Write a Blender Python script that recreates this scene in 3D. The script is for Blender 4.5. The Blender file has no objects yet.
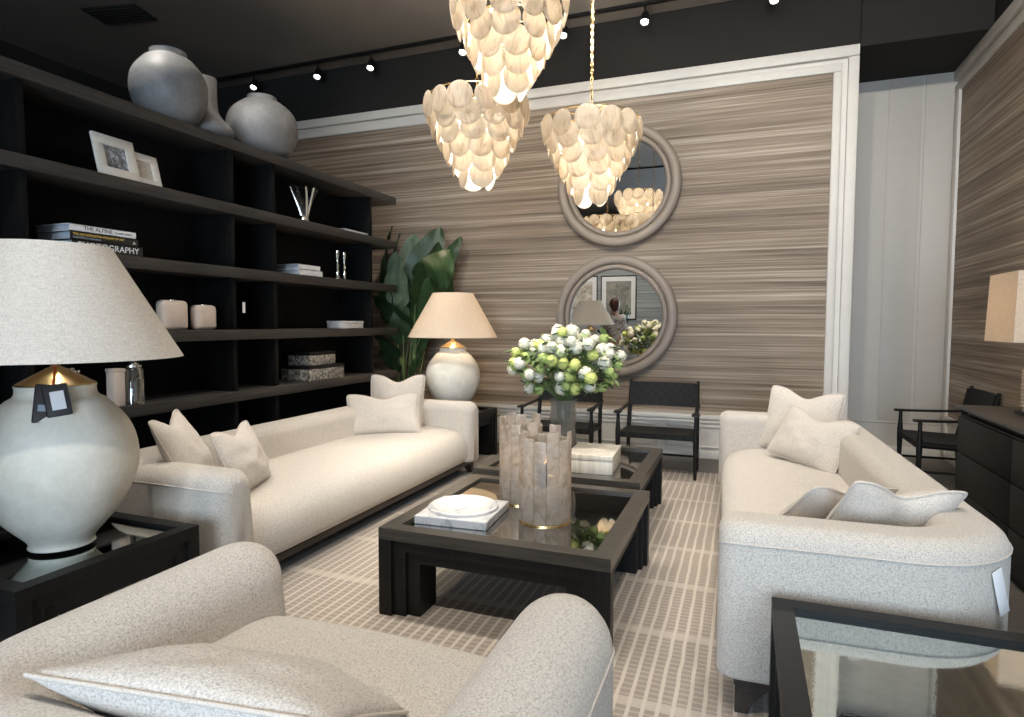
import bpy, bmesh, math, random
from mathutils import Vector, Matrix, Euler, noise
R = math.radians
PI = math.pi
random.seed(7)
C = bpy.context.scene.collection

# ------------------------------------------------------------------ mesh helpers
class G:
    """collects shapes into one mesh"""
    def __init__(s):
        s.v = []; s.f = []
    def add(s, vs, fs, M=None):
        o = len(s.v)
        for p in vs:
            p = Vector(p)
            s.v.append(M @ p if M is not None else p)
        for f in fs:
            s.f.append(tuple(i + o for i in f))
        return s
    def box(s, c, d, bev=0.0, M=None, seg=2):
        bm = bmesh.new()
        bmesh.ops.create_cube(bm, size=1.0)
        for v in bm.verts:
            v.co = Vector((v.co.x * d[0] + c[0], v.co.y * d[1] + c[1], v.co.z * d[2] + c[2]))
        if bev > 0:
            bmesh.ops.bevel(bm, geom=bm.edges[:], offset=bev, segments=seg, affect='EDGES', profile=0.5)
        s.bm(bm, M)
        return s
    def bm(s, bm, M=None):
        bm.verts.index_update()
        s.add([v.co.copy() for v in bm.verts], [[v.index for v in f.verts] for f in bm.faces], M)
        bm.free()
    def prism(s, poly, z0, z1, bev=0.0, M=None):
        bm = bmesh.new()
        vs = [bm.verts.new((p[0], p[1], z0)) for p in poly]
        f = bm.faces.new(vs)
        r = bmesh.ops.extrude_face_region(bm, geom=[f])
        for e in r['geom']:
            if isinstance(e, bmesh.types.BMVert):
                e.co.z = z1
        bmesh.ops.recalc_face_normals(bm, faces=bm.faces[:])
        if bev > 0:
            bmesh.ops.bevel(bm, geom=bm.edges[:], offset=bev, segments=1, affect='EDGES')
        s.bm(bm, M)
        return s
    def lathe(s, prof, n=48, M=None, closed=False):
        """prof: (r,z) list, about Z; radius 0 ends collapse to a point"""
        vs = []; rows = []
        for r, z in prof:
            if r <= 1e-6:
                rows.append([len(vs)] * n); vs.append((0, 0, z))
            else:
                rows.append(list(range(len(vs), len(vs) + n)))
                for k in range(n):
                    a = 2 * PI * k / n
                    vs.append((r * math.cos(a), r * math.sin(a), z))
        fs = []
        m = len(rows)
        for i in range(m if closed else m - 1):
            A, B = rows[i], rows[(i + 1) % m]
            for k in range(n):
                q = [A[k], A[(k + 1) % n], B[(k + 1) % n], B[k]]
                u = []
                for x in q:
                    if x not in u: u.append(x)
                if len(u) > 2: fs.append(u)
        return s.add(vs, fs, M)
    def tube(s, pts, rad, n=8, M=None, closed=False, cap=True):
        pts = [Vector(p) for p in pts]
        m = len(pts)
        rr = rad if isinstance(rad, (list, tuple)) else [rad] * m
        vs = []; prev = None
        for i, p in enumerate(pts):
            a = pts[(i - 1) % m] if (closed or i > 0) else p
            b = pts[(i + 1) % m] if (closed or i < m - 1) else p
            t = (b - a)
            t = t.normalized() if t.length > 1e-9 else Vector((0, 0, 1))
            if prev is None:
                ref = Vector((0, 0, 1)) if abs(t.z) < 0.9 else Vector((1, 0, 0))
                x = t.cross(ref).normalized()
            else:
                x = (prev - t * prev.dot(t))
                x = x.normalized() if x.length > 1e-6 else t.orthogonal().normalized()
            prev = x
            y = t.cross(x)
            for k in range(n):
                an = 2 * PI * k / n
                vs.append(p + (x * math.cos(an) + y * math.sin(an)) * rr[i])
        fs = []
        for i in range(m if closed else m - 1):
            j = (i + 1) % m
            for k in range(n):
                fs.append((i * n + k, i * n + (k + 1) % n, j * n + (k + 1) % n, j * n + k))
        if cap and not closed:
            fs.append(tuple(range(n - 1, -1, -1)))
            fs.append(tuple((m - 1) * n + k for k in range(n)))
        return s.add(vs, fs, M)
    def sections(s, secs, M=None, closed=True, cap=True):
        n = len(secs[0]); vs = []; fs = []
        for sc in secs: vs += list(sc)
        for i in range(len(secs) - 1):
            for k in range(n if closed else n - 1):
                fs.append((i * n + k, i * n + (k + 1) % n, (i + 1) * n + (k + 1) % n, (i + 1) * n + k))
        if cap:
            fs.append(tuple(range(n - 1, -1, -1)))
            fs.append(tuple((len(secs) - 1) * n + k for k in range(n)))
        return s.add(vs, fs, M)
    def mesh(s, name, mat, smooth=35):
        me = bpy.data.meshes.new(name)
        me.from_pydata([tuple(v) for v in s.v], [], s.f)
        bm = bmesh.new(); bm.from_mesh(me)
        bmesh.ops.recalc_face_normals(bm, faces=bm.faces[:])
        bm.to_mesh(me); bm.free()
        if smooth:
            me.shade_smooth()
            if smooth < 180: me.set_sharp_from_angle(angle=R(smooth))
        if mat: me.materials.append(mat)
        me.update()
        return me

def obj(name, g, mat=None, parent=None, loc=(0, 0, 0), rot=(0, 0, 0), smooth=35):
    me = g if isinstance(g, bpy.types.Mesh) else g.mesh(name, mat, smooth)
    o = bpy.data.objects.new(name, me)
    C.objects.link(o)
    o.location = loc; o.rotation_euler = rot
    if parent: o.parent = parent
    return o

def tag(o, label, cat, group=None):
    o['label'] = label; o['category'] = cat
    if group: o['group'] = group
    return o

def thing(name, label, cat, loc=(0, 0, 0), rz=0, group=None, rot=None):
    o = bpy.data.objects.new(name, None)
    C.objects.link(o)
    o.empty_display_size = 0.05
    o.location = loc; o.rotation_euler = rot if rot else (0, 0, rz)
    return tag(o, label, cat, group)

def struct(name, g, mat, **k):
    o = obj(name, g, mat, **k); o['kind'] = 'structure'
    return o

def copy_tree(o, parent=None):
    c = o.copy(); C.objects.link(c)
    if parent: c.parent = parent
    for ch in list(o.children): copy_tree(ch, c)
    return c

def dup(o, label, loc, rz=None, rot=None, group=None):
    c = copy_tree(o)
    c.location = loc
    if rz is not None: c.rotation_euler = (0, 0, rz)
    if rot is not None: c.rotation_euler = rot
    c['label'] = label
    if group: c['group'] = group
    return c

# ------------------------------------------------------------------ materials
def srgb(r, g, b):
    def f(c):
        c /= 255.0
        return c / 12.92 if c <= 0.04045 else ((c + 0.055) / 1.055) ** 2.4
    return (f(r), f(g), f(b), 1.0)

class NM:
    """small node-tree helper"""
    def __init__(s, name):
        s.m = bpy.data.materials.new(name); s.m.use_nodes = True
        s.t = s.m.node_tree; s.b = s.t.nodes['Principled BSDF']
        s.out = s.t.nodes['Material Output']
        s.tc = None
    def n(s, typ, **k):
        d = s.t.nodes.new(typ)
        for a, v in k.items():
            if a.startswith('i_'):
                key = a[2:].replace('_', ' ')
                d.inputs[key].default_value = v
            else: setattr(d, a, v)
        return d
    def l(s, a, b): s.t.links.new(a, b)
    def co(s, scale=(1, 1, 1), kind='Object', rot=(0, 0, 0)):
        if not s.tc: s.tc = s.n('ShaderNodeTexCoord')
        mp = s.n('ShaderNodeMapping')
        mp.inputs['Scale'].default_value = scale
        mp.inputs['Rotation'].default_value = rot
        s.l(s.tc.outputs[kind], mp.inputs['Vector'])
        return mp.outputs['Vector']
    def noise(s, vec, scale, detail=4, rough=0.55, dist=0.0):
        d = s.n('ShaderNodeTexNoise')
        d.inputs['Scale'].default_value = scale; d.inputs['Detail'].default_value = detail
        d.inputs['Roughness'].default_value = rough; d.inputs['Distortion'].default_value = dist
        s.l(vec, d.inputs['Vector'])
        return d.outputs['Fac']
    def ramp(s, fac, stops):
        d = s.n('ShaderNodeValToRGB')
        e = d.color_ramp.elements
        while len(e) > 1: e.remove(e[-1])
        e[0].position, e[0].color = stops[0]
        for p, c in stops[1:]:
            x = e.new(p); x.color = c
        s.l(fac, d.inputs['Fac'])
        return d.outputs['Color']
    def bump(s, fac, strength=0.3, dist=0.01):
        d = s.n('ShaderNodeBump')
        d.inputs['Strength'].default_value = strength; d.inputs['Distance'].default_value = dist
        s.l(fac, d.inputs['Height']); s.l(d.outputs['Normal'], s.b.inputs['Normal'])
        return d
    def set(s, **k):
        for a, v in k.items():
            s.b.inputs[a.replace('_', ' ')].default_value = v
        return s
    def math(s, op, a, b=None):
        d = s.n('ShaderNodeMath', operation=op)
        for i, x in enumerate((a, b)):
            if x is None: continue
            if isinstance(x, (int, float)): d.inputs[i].default_value = x
            else: s.l(x, d.inputs[i])
        return d.outputs[0]

def plain(name, col, rough=0.5, metal=0.0, var=0.06, scale=9.0, spec=0.5, bump=0.0, bscale=60.0):
    m = NM(name)
    v = m.co()
    c = m.ramp(m.noise(v, scale), [(0.3, tuple(x * (1 - var) for x in col[:3]) + (1,)), (0.7, tuple(min(1, x * (1 + var)) for x in col[:3]) + (1,))])
    m.l(c, m.b.inputs['Base Color'])
    m.set(Roughness=rough, Metallic=metal)
    m.b.inputs['Specular IOR Level'].default_value = spec
    if bump: m.bump(m.noise(v, bscale, 3), bump, 0.004)
    return m.m

def fabric(name, c1, c2, scale=210.0, bump=0.55, bdist=0.004):
    m = NM(name)
    v = m.co()
    n1 = m.noise(v, scale, 3, 0.7)
    col = m.ramp(n1, [(0.30, c1), (0.55, c2), (0.75, tuple(min(1, x * 1.12) for x in c2[:3]) + (1,))])
    m.l(col, m.b.inputs['Base Color'])
    m.set(Roughness=0.95)
    m.b.inputs['Specular IOR Level'].default_value = 0.15
    m.b.inputs['Sheen Weight'].default_value = 0.25
    m.bump(n1, bump, bdist)
    return m.m

M = {}
M['boucle'] = fabric('cream_boucle', srgb(168, 160, 152), srgb(218, 210, 201), 170, 0.8, 0.006)
M['weave'] = fabric('cream_weave', srgb(152, 145, 137), srgb(206, 198, 188), 210, 0.7, 0.005)
M['pillow'] = fabric('pillow_linen', srgb(172, 164, 155), srgb(208, 199, 189), 190, 0.5, 0.003)
M['piping'] = fabric('piping_cloth', srgb(178, 168, 158), srgb(205, 195, 184), 260, 0.3, 0.002)

def linen_shade(name, c1, c2, trans=0.25):
    m = NM(name)
    a = m.noise(m.co((30, 30, 420)), 1.0, 4, 0.7)
    b = m.noise(m.co((160, 160, 40)), 1.0, 4, 0.7)
    f = m.math('MULTIPLY', m.math('ADD', a, b), 0.5)
    col = m.ramp(f, [(0.38, c1), (0.62, c2)])
    m.l(col, m.b.inputs['Base Color']); m.set(Roughness=0.9)
    m.b.inputs['Specular IOR Level'].default_value = 0.1
    m.bump(f, 0.25, 0.002)
    tr = m.n('ShaderNodeBsdfTranslucent'); m.l(col, tr.inputs['Color'])
    mx = m.n('ShaderNodeMixShader'); mx.inputs[0].default_value = trans
    m.l(m.b.outputs[0], mx.inputs[1]); m.l(tr.outputs[0], mx.inputs[2]); m.l(mx.outputs[0], m.out.inputs['Surface'])
    return m.m
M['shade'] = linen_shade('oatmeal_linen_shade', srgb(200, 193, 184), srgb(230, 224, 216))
M['shade_lit'] = linen_shade('lit_linen_shade', srgb(222, 208, 190), srgb(244, 232, 216), 0.45)  # lighter, warmer linen copy: part of the lamp glow is in the colour

def plaster(name, c1, c2):
    m = NM(name)
    v = m.co()
    n1 = m.noise(v, 5.0, 6, 0.65, 0.6)
    n2 = m.noise(v, 40.0, 4, 0.6)
    col = m.ramp(m.math('ADD', m.math('MULTIPLY', n1, 0.75), m.math('MULTIPLY', n2, 0.25)), [(0.35, c1), (0.65, c2)])
    m.l(col, m.b.inputs['Base Color']); m.set(Roughness=0.55)
    m.bump(n2, 0.15, 0.004)
    return m.m
M['ceramic'] = plaster('chalky_white_ceramic', srgb(216, 211, 197), srgb(240, 235, 223))
M['greyclay'] = plaster('matt_grey_clay', srgb(96, 95, 95), srgb(126, 125, 125))
M['pinkclay'] = plaster('ribbed_blush_clay', srgb(188, 168, 152), srgb(225, 205, 190))

def wood(name, c1, c2, axis='Z', rough=0.42, spec=0.4, s=1.0):
    m = NM(name)
    sc = {'X': (3, 60, 60), 'Y': (60, 3, 60), 'Z': (60, 60, 3)}[axis]
    f = m.noise(m.co(tuple(x * s for x in sc)), 1.0, 5, 0.6, 0.3)
    col = m.ramp(f, [(0.3, c1), (0.7, c2)])
    m.l(col, m.b.inputs['Base Color']); m.set(Roughness=rough)
    m.b.inputs['Specular IOR Level'].default_value = spec
    m.bump(f, 0.12, 0.002)
    return m.m
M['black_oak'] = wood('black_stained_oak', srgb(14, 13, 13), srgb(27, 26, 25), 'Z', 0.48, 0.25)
M['black_oak_sheen'] = wood('black_stained_oak_sheen', srgb(46, 43, 39), srgb(70, 65, 59), 'X', 0.30)  # lighter copy of the black oak: gloss on the tops put into the colour
M['black_oak_y'] = wood('black_stained_oak_long', srgb(13, 13, 12), srgb(25, 24, 23), 'Y', 0.5, 0.2)
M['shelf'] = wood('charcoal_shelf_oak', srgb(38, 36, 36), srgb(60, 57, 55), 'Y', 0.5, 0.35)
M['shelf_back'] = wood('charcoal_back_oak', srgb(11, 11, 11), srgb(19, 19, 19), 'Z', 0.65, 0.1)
M['chair_wood'] = wood('ebonised_chair_wood', srgb(12, 11, 11), srgb(24, 22, 21), 'Z', 0.45, 0.3)
M['sofa_base'] = wood('dark_walnut_base', srgb(32, 26, 22), srgb(54, 44, 38), 'Y', 0.45)

def leather_weave():
    m = NM('woven_black_leather')
    b = m.n('ShaderNodeTexChecker'); b.inputs['Scale'].default_value = 22
    b.inputs['Color1'].default_value = (1, 1, 1, 1); b.inputs['Color2'].default_value = (0.3, 0.3, 0.3, 1)
    m.l(m.co(), b.inputs['Vector'])
    col = m.ramp(b.outputs['Fac'], [(0.0, srgb(11, 11, 11)), (1.0, srgb(24, 23, 22))])
    m.l(col, m.b.inputs['Base Color']); m.set(Roughness=0.6)
    m.b.inputs['Specular IOR Level'].default_value = 0.25
    m.bump(b.outputs['Fac'], 0.6, 0.004)
    return m.m
M['leather'] = leather_weave()

def mirror_mat(name, col, rough, mottling=0.0):
    m = NM(name)
    v = m.co()
    n1 = m.noise(v, 14, 5, 0.7, 0.5)
    c = m.ramp(n1, [(0.3, tuple(x * (1 - mottling) for x in col[:3]) + (1,)), (0.7, col)])
    m.l(c, m.b.inputs['Base Color']); m.set(Metallic=1.0, Roughness=rough)
    if mottling:
        m.bump(m.noise(m.co((1, 1, 1)), 130, 2), 0.05, 0.001)
    return m.m
M['mirror'] = mirror_mat('wall_mirror_silver', (0.80, 0.80, 0.78, 1), 0.0)
M['bronze_mirror'] = mirror_mat('smoked_tabletop_mirror', (0.66, 0.64, 0.60, 1), 0.03)
M['antique_mirror'] = mirror_mat('antiqued_tabletop_mirror', (0.62, 0.66, 0.64, 1), 0.035, 0.16)
M['taupe_lacquer'] = plain('taupe_lacquer', srgb(146, 133, 121), 0.45, var=0.03)
M['white_paint'] = plain('white_trim_paint', srgb(212, 207, 199), 0.5, var=0.02)
M['grey_paint'] = plain('pale_grey_wall_paint', srgb(192, 185, 176), 0.6, var=0.02)
M['black_paint'] = plain('matt_black_paint', srgb(44, 42, 40), 0.85, var=0.05, scale=1.5, spec=0.2)
M['ceil_paint'] = plain('matt_charcoal_ceiling_paint', srgb(116, 110, 104), 0.8, var=0.08, scale=0.8, spec=0.25)
M['brass'] = plain('brushed_brass', (0.78, 0.56, 0.26, 1), 0.25, 1.0)
M['steel'] = plain('polished_silver', (0.82, 0.82, 0.80, 1), 0.12, 1.0)
M['black_metal'] = plain('black_metal', srgb(26, 26, 26), 0.4, 0.3)
M['paper_white'] = plain('white_card', srgb(228, 228, 230), 0.6, var=0.02)
M['paper_grey'] = plain('page_edges', srgb(150, 160, 172), 0.8, var=0.06, scale=60)
M['tag_dark'] = plain('dark_card', srgb(52, 49, 50), 0.6)
M['ink'] = plain('dark_ink', srgb(60, 62, 70), 0.7)
M['gold_ink'] = plain('gold_ink', srgb(214, 178, 92), 0.5)
M['book_black'] = plain('black_book_cloth', srgb(30, 28, 26), 0.5)
M['book_white'] = plain('white_book_jacket', srgb(222, 222, 222), 0.45, var=0.02)
M['red_cord'] = plain('red_orange_cord', srgb(196, 84, 44), 0.7)

def marble(name, c1, c2, scale=7, vein=0.5):
    m = NM(name)
    v = m.co()
    f = m.noise(v, scale, 8, 0.65, 1.8)
    col = m.ramp(f, [(0.38, c1), (0.48, c2), (0.56, c2), (0.60, tuple(x * 0.9 + y * 0.1 for x, y in zip(c2, c1))), (0.66, c2)])
    m.l(col, m.b.inputs['Base Color']); m.set(Roughness=0.25)
    return m.m
M['marble'] = marble('white_marble', srgb(160, 160, 163), srgb(196, 194, 193))
M['alabaster'] = plain('frosted_alabaster', srgb(206, 190, 178), 0.4, var=0.1, scale=6)

def mosaic(name, stops, scale, rough=0.3):
    m = NM(name)
    vo = m.n('ShaderNodeTexVoronoi'); vo.inputs['Scale'].default_value = scale
    m.l(m.co((1, 1, 1)), vo.inputs['Vector'])
    sep = m.n('ShaderNodeSeparateColor'); m.l(vo.outputs['Color'], sep.inputs[0])
    col = m.ramp(sep.outputs[0], stops)
    m.l(col, m.b.inputs['Base Color']); m.set(Roughness=rough)
    return m.m
M['shell_dark'] = mosaic('dark_shell_mosaic', [(0.0, srgb(70, 70, 70)), (0.5, srgb(128, 124, 116)), (1.0, srgb(182, 174, 162))], 55)
M['bone'] = wood('bone_veneer', srgb(184, 174, 158), srgb(224, 217, 204), 'Z', 0.4, 0.4, 0.7)
M['cream_frame'] = plain('cream_frame_paint', srgb(222, 216, 206), 0.5, var=0.05, scale=30)

def glass(name, col=(0.95, 0.97, 0.96, 1), fac=0.12):
    m = NM(name)
    t = m.n('ShaderNodeBsdfTransparent'); t.inputs['Color'].default_value = col
    gl = m.n('ShaderNodeBsdfGlossy'); gl.inputs['Roughness'].default_value = 0.02
    lw = m.n('ShaderNodeLayerWeight'); lw.inputs['Blend'].default_value = 0.35
    f = m.math('ADD', m.math('MULTIPLY', lw.outputs['Facing'], 0.45), fac * 0.4)
    mx = m.n('ShaderNodeMixShader'); m.l(f, mx.inputs[0])
    m.l(t.outputs[0], mx.inputs[1]); m.l(gl.outputs[0], mx.inputs[2]); m.l(mx.outputs[0], m.out.inputs['Surface'])
    return m.m
M['glass'] = glass('clear_glass')
M['jar_glass'] = glass('thick_clear_glass', (.86, .88, .87, 1), 0.45)
M['smoke_glass'] = glass('smoky_glass', (0.72, 0.72, 0.70, 1), 0.2)
def frosted(name, c, f):
    m = NM(name)
    v = m.co()
    n1 = m.noise(v, 9, 4, 0.6, 0.6)
    m.l(m.ramp(n1, [(0.35, tuple(x * .6 for x in c[:3]) + (1,)), (0.65, c)]), m.b.inputs['Base Color']); m.set(Roughness=0.12)
    t = m.n('ShaderNodeBsdfTransparent'); t.inputs['Color'].default_value = (.9, .9, .88, 1)
    mx = m.n('ShaderNodeMixShader'); mx.inputs[0].default_value = f
    m.l(m.b.outputs[0], mx.inputs[1]); m.l(t.outputs[0], mx.inputs[2]); m.l(mx.outputs[0], m.out.inputs['Surface'])
    return m.m
M['vase_glass'] = frosted('frosted_smoky_glass', srgb(176, 172, 166), .70)
M['window_glass'] = glass('window_glass', (0.97, 0.99, 1.0, 1), 0.05)

def emit(name, col, strength):
    m = NM(name)
    e = m.n('ShaderNodeEmission'); e.inputs['Color'].default_value = col; e.inputs['Strength'].default_value = strength
    m.l(e.outputs[0], m.out.inputs['Surface'])
    return m.m
M['bulb'] = emit('glowing_bulb', (1.0, 0.84, 0.60, 1), 18)
M['spot_lens'] = emit('spot_lens', (1.0, 0.93, 0.82, 1), 60)
M['flame'] = emit('candle_flame', (1.0, 0.60, 0.28, 1), 14)

def shell():
    m = NM('agate_shell')
    oi = m.n('ShaderNodeObjectInfo')
    mp = m.n('ShaderNodeMapping'); mp.inputs['Scale'].default_value = (38, 9, 9)
    tc = m.n('ShaderNodeTexCoord'); m.l(tc.outputs['Object'], mp.inputs['Vector'])
    ad = m.n('ShaderNodeVectorMath', operation='ADD'); m.l(mp.outputs[0], ad.inputs[0])
    cm = m.n('ShaderNodeCombineXYZ'); m.l(m.math('MULTIPLY', oi.outputs['Random'], 60.0), cm.inputs[0]); m.l(m.math('MULTIPLY', oi.outputs['Random'], 31.0), cm.inputs[1])
    m.l(cm.outputs[0], ad.inputs[1])
    f = m.noise(ad.outputs[0], 1.0, 4, 0.6, 1.2)
    col = m.ramp(f, [(0.28, srgb(200, 182, 162)), (0.42, srgb(236, 226, 212)), (0.6, srgb(246, 240, 230)), (0.75, srgb(220, 206, 188))])
    m.l(col, m.b.inputs['Base Color']); m.set(Roughness=0.3)
    tr = m.n('ShaderNodeBsdfTranslucent'); m.l(col, tr.inputs['Color'])
    mx = m.n('ShaderNodeMixShader'); mx.inputs[0].default_value = 0.78
    m.l(m.b.outputs[0], mx.inputs[1]); m.l(tr.outputs[0], mx.inputs[2]); m.l(mx.outputs[0], m.out.inputs['Surface'])
    return m.m
M['shell'] = shell()

def slat_stone():
    m = NM('translucent_stone_slat')
    oi = m.n('ShaderNodeObjectInfo')
    tc = m.n('ShaderNodeTexCoord'); ad = m.n('ShaderNodeVectorMath', operation='ADD'); m.l(tc.outputs['Object'], ad.inputs[0])
    cm = m.n('ShaderNodeCombineXYZ'); m.l(m.math('MULTIPLY', oi.outputs['Random'], 20.0), cm.inputs[2]); m.l(cm.outputs[0], ad.inputs[1])
    f = m.noise(ad.outputs[0], 14, 6, 0.65, 0.8)
    col = m.ramp(f, [(0.3, srgb(172, 156, 142)), (0.5, srgb(212, 201, 190)), (0.7, srgb(232, 226, 219))])
    m.l(col, m.b.inputs['Base Color']); m.set(Roughness=0.25)
    tr = m.n('ShaderNodeBsdfTranslucent'); m.l(col, tr.inputs['Color'])
    tp = m.n('ShaderNodeBsdfTransparent'); tp.inputs['Color'].default_value = (0.9, 0.85, 0.8, 1)
    mx = m.n('ShaderNodeMixShader'); mx.inputs[0].default_value = 0.5
    m.l(m.b.outputs[0], mx.inputs[1]); m.l(tr.outputs[0], mx.inputs[2])
    m2 = m.n('ShaderNodeMixShader'); m2.inputs[0].default_value = 0.48
    m.l(mx.outputs[0], m2.inputs[1]); m.l(tp.outputs[0], m2.inputs[2]); m.l(m2.outputs[0], m.out.inputs['Surface'])
    return m.m
M['slat'] = slat_stone()

def wallpaper(name, axis, stops, scale=1.0):
    """horizontal silk streaks; the streaks run along the wall"""
    m = NM(name)
    a = (0.25, 0.25, 11.0); b = (0.40, 0.40, 46.0); c = (1.5, 1.5, 150.0)
    f1 = m.noise(m.co(a), scale, 3, 0.5); f2 = m.noise(m.co(b), scale, 3, 0.6); f3 = m.noise(m.co(c), scale, 2, 0.5)
    f = m.math('ADD', m.math('MULTIPLY', f1, 0.30), m.math('ADD', m.math('MULTIPLY', f2, 0.48), m.math('MULTIPLY', f3, 0.22)))
    col = m.ramp(f, stops)
    m.l(col, m.b.inputs['Base Color']); m.set(Roughness=0.6)
    m.b.inputs['Specular IOR Level'].default_value = 0.3
    m.bump(f, 0.06, 0.003)
    return m.m
WP = [(0.39, srgb(102, 88, 75)), (0.46, srgb(128, 113, 98)), (0.52, srgb(143, 127, 111)), (0.57, srgb(164, 149, 133)), (0.64, srgb(192, 178, 162))]
M['wallpaper'] = wallpaper('taupe_streaked_wallpaper', 'X', WP)
WB = [(0.36, srgb(112, 118, 120)), (0.50, srgb(150, 155, 156)), (0.64, srgb(186, 188, 188))]
M['wallpaper_grey'] = wallpaper('grey_streaked_wallpaper', 'X', WB)

def rug_mat():
    m = NM('carved_rug_pile')
    tc = m.n('ShaderNodeTexCoord')
    sp = m.n('ShaderNodeSeparateXYZ'); m.l(tc.outputs['Object'], sp.inputs[0])
    wob = m.math('MULTIPLY', m.math('SUBTRACT', m.noise(m.co((1, 1, 1)), 5, 2), 0.5), 0.012)
    x = m.math('ADD', sp.outputs[0], wob); y = m.math('ADD', sp.outputs[1], wob)
    def tri(v, per):
        fr = m.math('FRACT', m.math('DIVIDE', v, per))
        return m.math('MULTIPLY', m.math('ABSOLUTE', m.math('SUBTRACT', fr, 0.5)), 2.0)     # 0 centre .. 1 edge
    col_line = m.math('GREATER_THAN', tri(x, 0.052), 0.72)
    row_line = m.math('GREATER_THAN', tri(y, 0.034), 0.66)
    band = m.math('GREATER_THAN', tri(y, 0.55), 0.90)
    fuzz = m.noise(m.co((1, 1, 1)), 190, 3, 0.7)
    line = m.math('MAXIMUM', m.math('MULTIPLY', col_line, 1.0), m.math('MAXIMUM', m.math('MULTIPLY', row_line, 0.45), m.math('MULTIPLY', band, 0.7)))
    soft = m.math('ADD', m.math('MULTIPLY', line, 0.62), m.math('MULTIPLY', fuzz, 0.42))
    patch = m.noise(m.co((1.2, 0.6, 1)), 3, 3)
    soft = m.math('ADD', soft, m.math('MULTIPLY', m.math('SUBTRACT', patch, 0.5), 0.3))
    c = m.ramp(soft, [(0.10, srgb(130, 120, 110)), (0.45, srgb(152, 141, 130)), (0.95, srgb(186, 175, 162))])
    m.l(c, m.b.inputs['Base Color']); m.set(Roughness=0.95)
    m.b.inputs['Specular IOR Level'].default_value = 0.1
    m.b.inputs['Sheen Weight'].default_value = 0.2
    m.bump(soft, 0.5, 0.006)
    return m.m
M['rug'] = rug_mat()

def planks(name, c1, c2, w=0.18):
    m = NM(name)
    br = m.n('ShaderNodeTexBrick')
    br.inputs['Scale'].default_value = 1.0; br.inputs['Mortar Size'].default_value = 0.003
    br.inputs['Brick Width'].default_value = 1.6; br.inputs['Row Height'].default_value = w
    br.inputs['Color1'].default_value = c1; br.inputs['Color2'].default_value = c2; br.inputs['Mortar'].default_value = tuple(x * 0.4 for x in c1[:3]) + (1,)
    m.l(m.co(), br.inputs['Vector'])
    f = m.noise(m.co((4, 60, 60)), 1.0, 4, 0.6)
    mx = m.n('ShaderNodeMix', data_type='RGBA', blend_type='MULTIPLY'); mx.inputs[0].default_value = 0.6
    m.l(br.outputs['Color'], mx.inputs[6]); m.l(m.ramp(f, [(0.3, (0.6, 0.6, 0.6, 1)), (0.7, (1, 1, 1, 1))]), mx.inputs[7])
    m.l(mx.outputs[2], m.b.inputs['Base Color']); m.set(Roughness=0.4)
    return m.m
M['floor'] = planks('dark_oak_planks', srgb(78, 72, 66), srgb(92, 85, 78))

def leaf_mat(name, c1, c2, rough=0.4, trans=0.2):
    m = NM(name)
    f = m.noise(m.co((30, 6, 6)), 1.0, 4, 0.6)
    col = m.ramp(f, [(0.3, c1), (0.7, c2)])
    m.l(col, m.b.inputs['Base Color']); m.set(Roughness=rough)
    tr = m.n('ShaderNodeBsdfTranslucent'); m.l(col, tr.inputs['Color'])
    mx = m.n('ShaderNodeMixShader'); mx.inputs[0].default_value = trans
    m.l(m.b.outputs[0], mx.inputs[1]); m.l(tr.outputs[0], mx.inputs[2]); m.l(mx.outputs[0], m.out.inputs['Surface'])
    return m.m
M['leaf'] = leaf_mat('deep_green_leaf', srgb(34, 56, 32), srgb(60, 86, 52))
M['leaf_pale'] = leaf_mat('pale_green_leaf', srgb(96, 116, 92), srgb(134, 152, 126))
M['leaf_small'] = leaf_mat('bouquet_leaf', srgb(74, 98, 54), srgb(128, 148, 90), 0.5)
M['stalk'] = leaf_mat('green_stalk', srgb(64, 84, 48), srgb(90, 108, 64), 0.5, 0.0)
M['bloom_white'] = plain('white_petals', srgb(228, 224, 206), 0.7, var=0.05, scale=40)
M['bloom_lime'] = plain('lime_petals', srgb(206, 212, 128), 0.7, var=0.08, scale=40)
M['bloom_green'] = plain('soft_green_petals', srgb(176, 192, 118), 0.7, var=0.08, scale=40)
M['pot'] = plain('charcoal_planter', srgb(44, 43, 42), 0.6)
M['skin'] = plain('skin', srgb(214, 168, 142), 0.5, var=0.03)
M['hair'] = plain('brown_hair', srgb(86, 52, 36), 0.5, var=0.25, scale=60)
M['trousers'] = plain('pale_trousers', srgb(196, 190, 184), 0.8)
M['blouse'] = mosaic('patterned_blouse', [(0.0, srgb(120, 110, 108)), (0.35, srgb(206, 200, 196)), (1.0, srgb(232, 228, 224))], 34, 0.8)
M['shoe'] = plain('dark_shoe', srgb(40, 36, 34), 0.5)
M['phone'] = plain('dark_phone', srgb(22, 22, 24), 0.25)

def picture_mat(name, c1, c2, c3, scale):
    m = NM(name)
    f = m.noise(m.co((1, 1, 1)), scale, 7, 0.7, 1.0)
    col = m.ramp(f, [(0.35, c1), (0.5, c2), (0.65, c3)])
    m.l(col, m.b.inputs['Base Color']); m.set(Roughness=0.3)
    return m.m
M['print_a'] = picture_mat('sepia_botanical_print', srgb(150, 142, 130), srgb(196, 188, 176), srgb(226, 220, 210), 7)
M['print_b'] = picture_mat('grey_landscape_print', srgb(112, 112, 106), srgb(142, 140, 132), srgb(166, 162, 152), 5)
M['photo'] = picture_mat('small_photograph', srgb(40, 42, 46), srgb(120, 122, 126), srgb(222, 228, 236), 14)
M['photo_sepia'] = picture_mat('small_sepia_print', srgb(166, 152, 138), srgb(190, 178, 164), srgb(210, 200, 188), 40)

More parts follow.
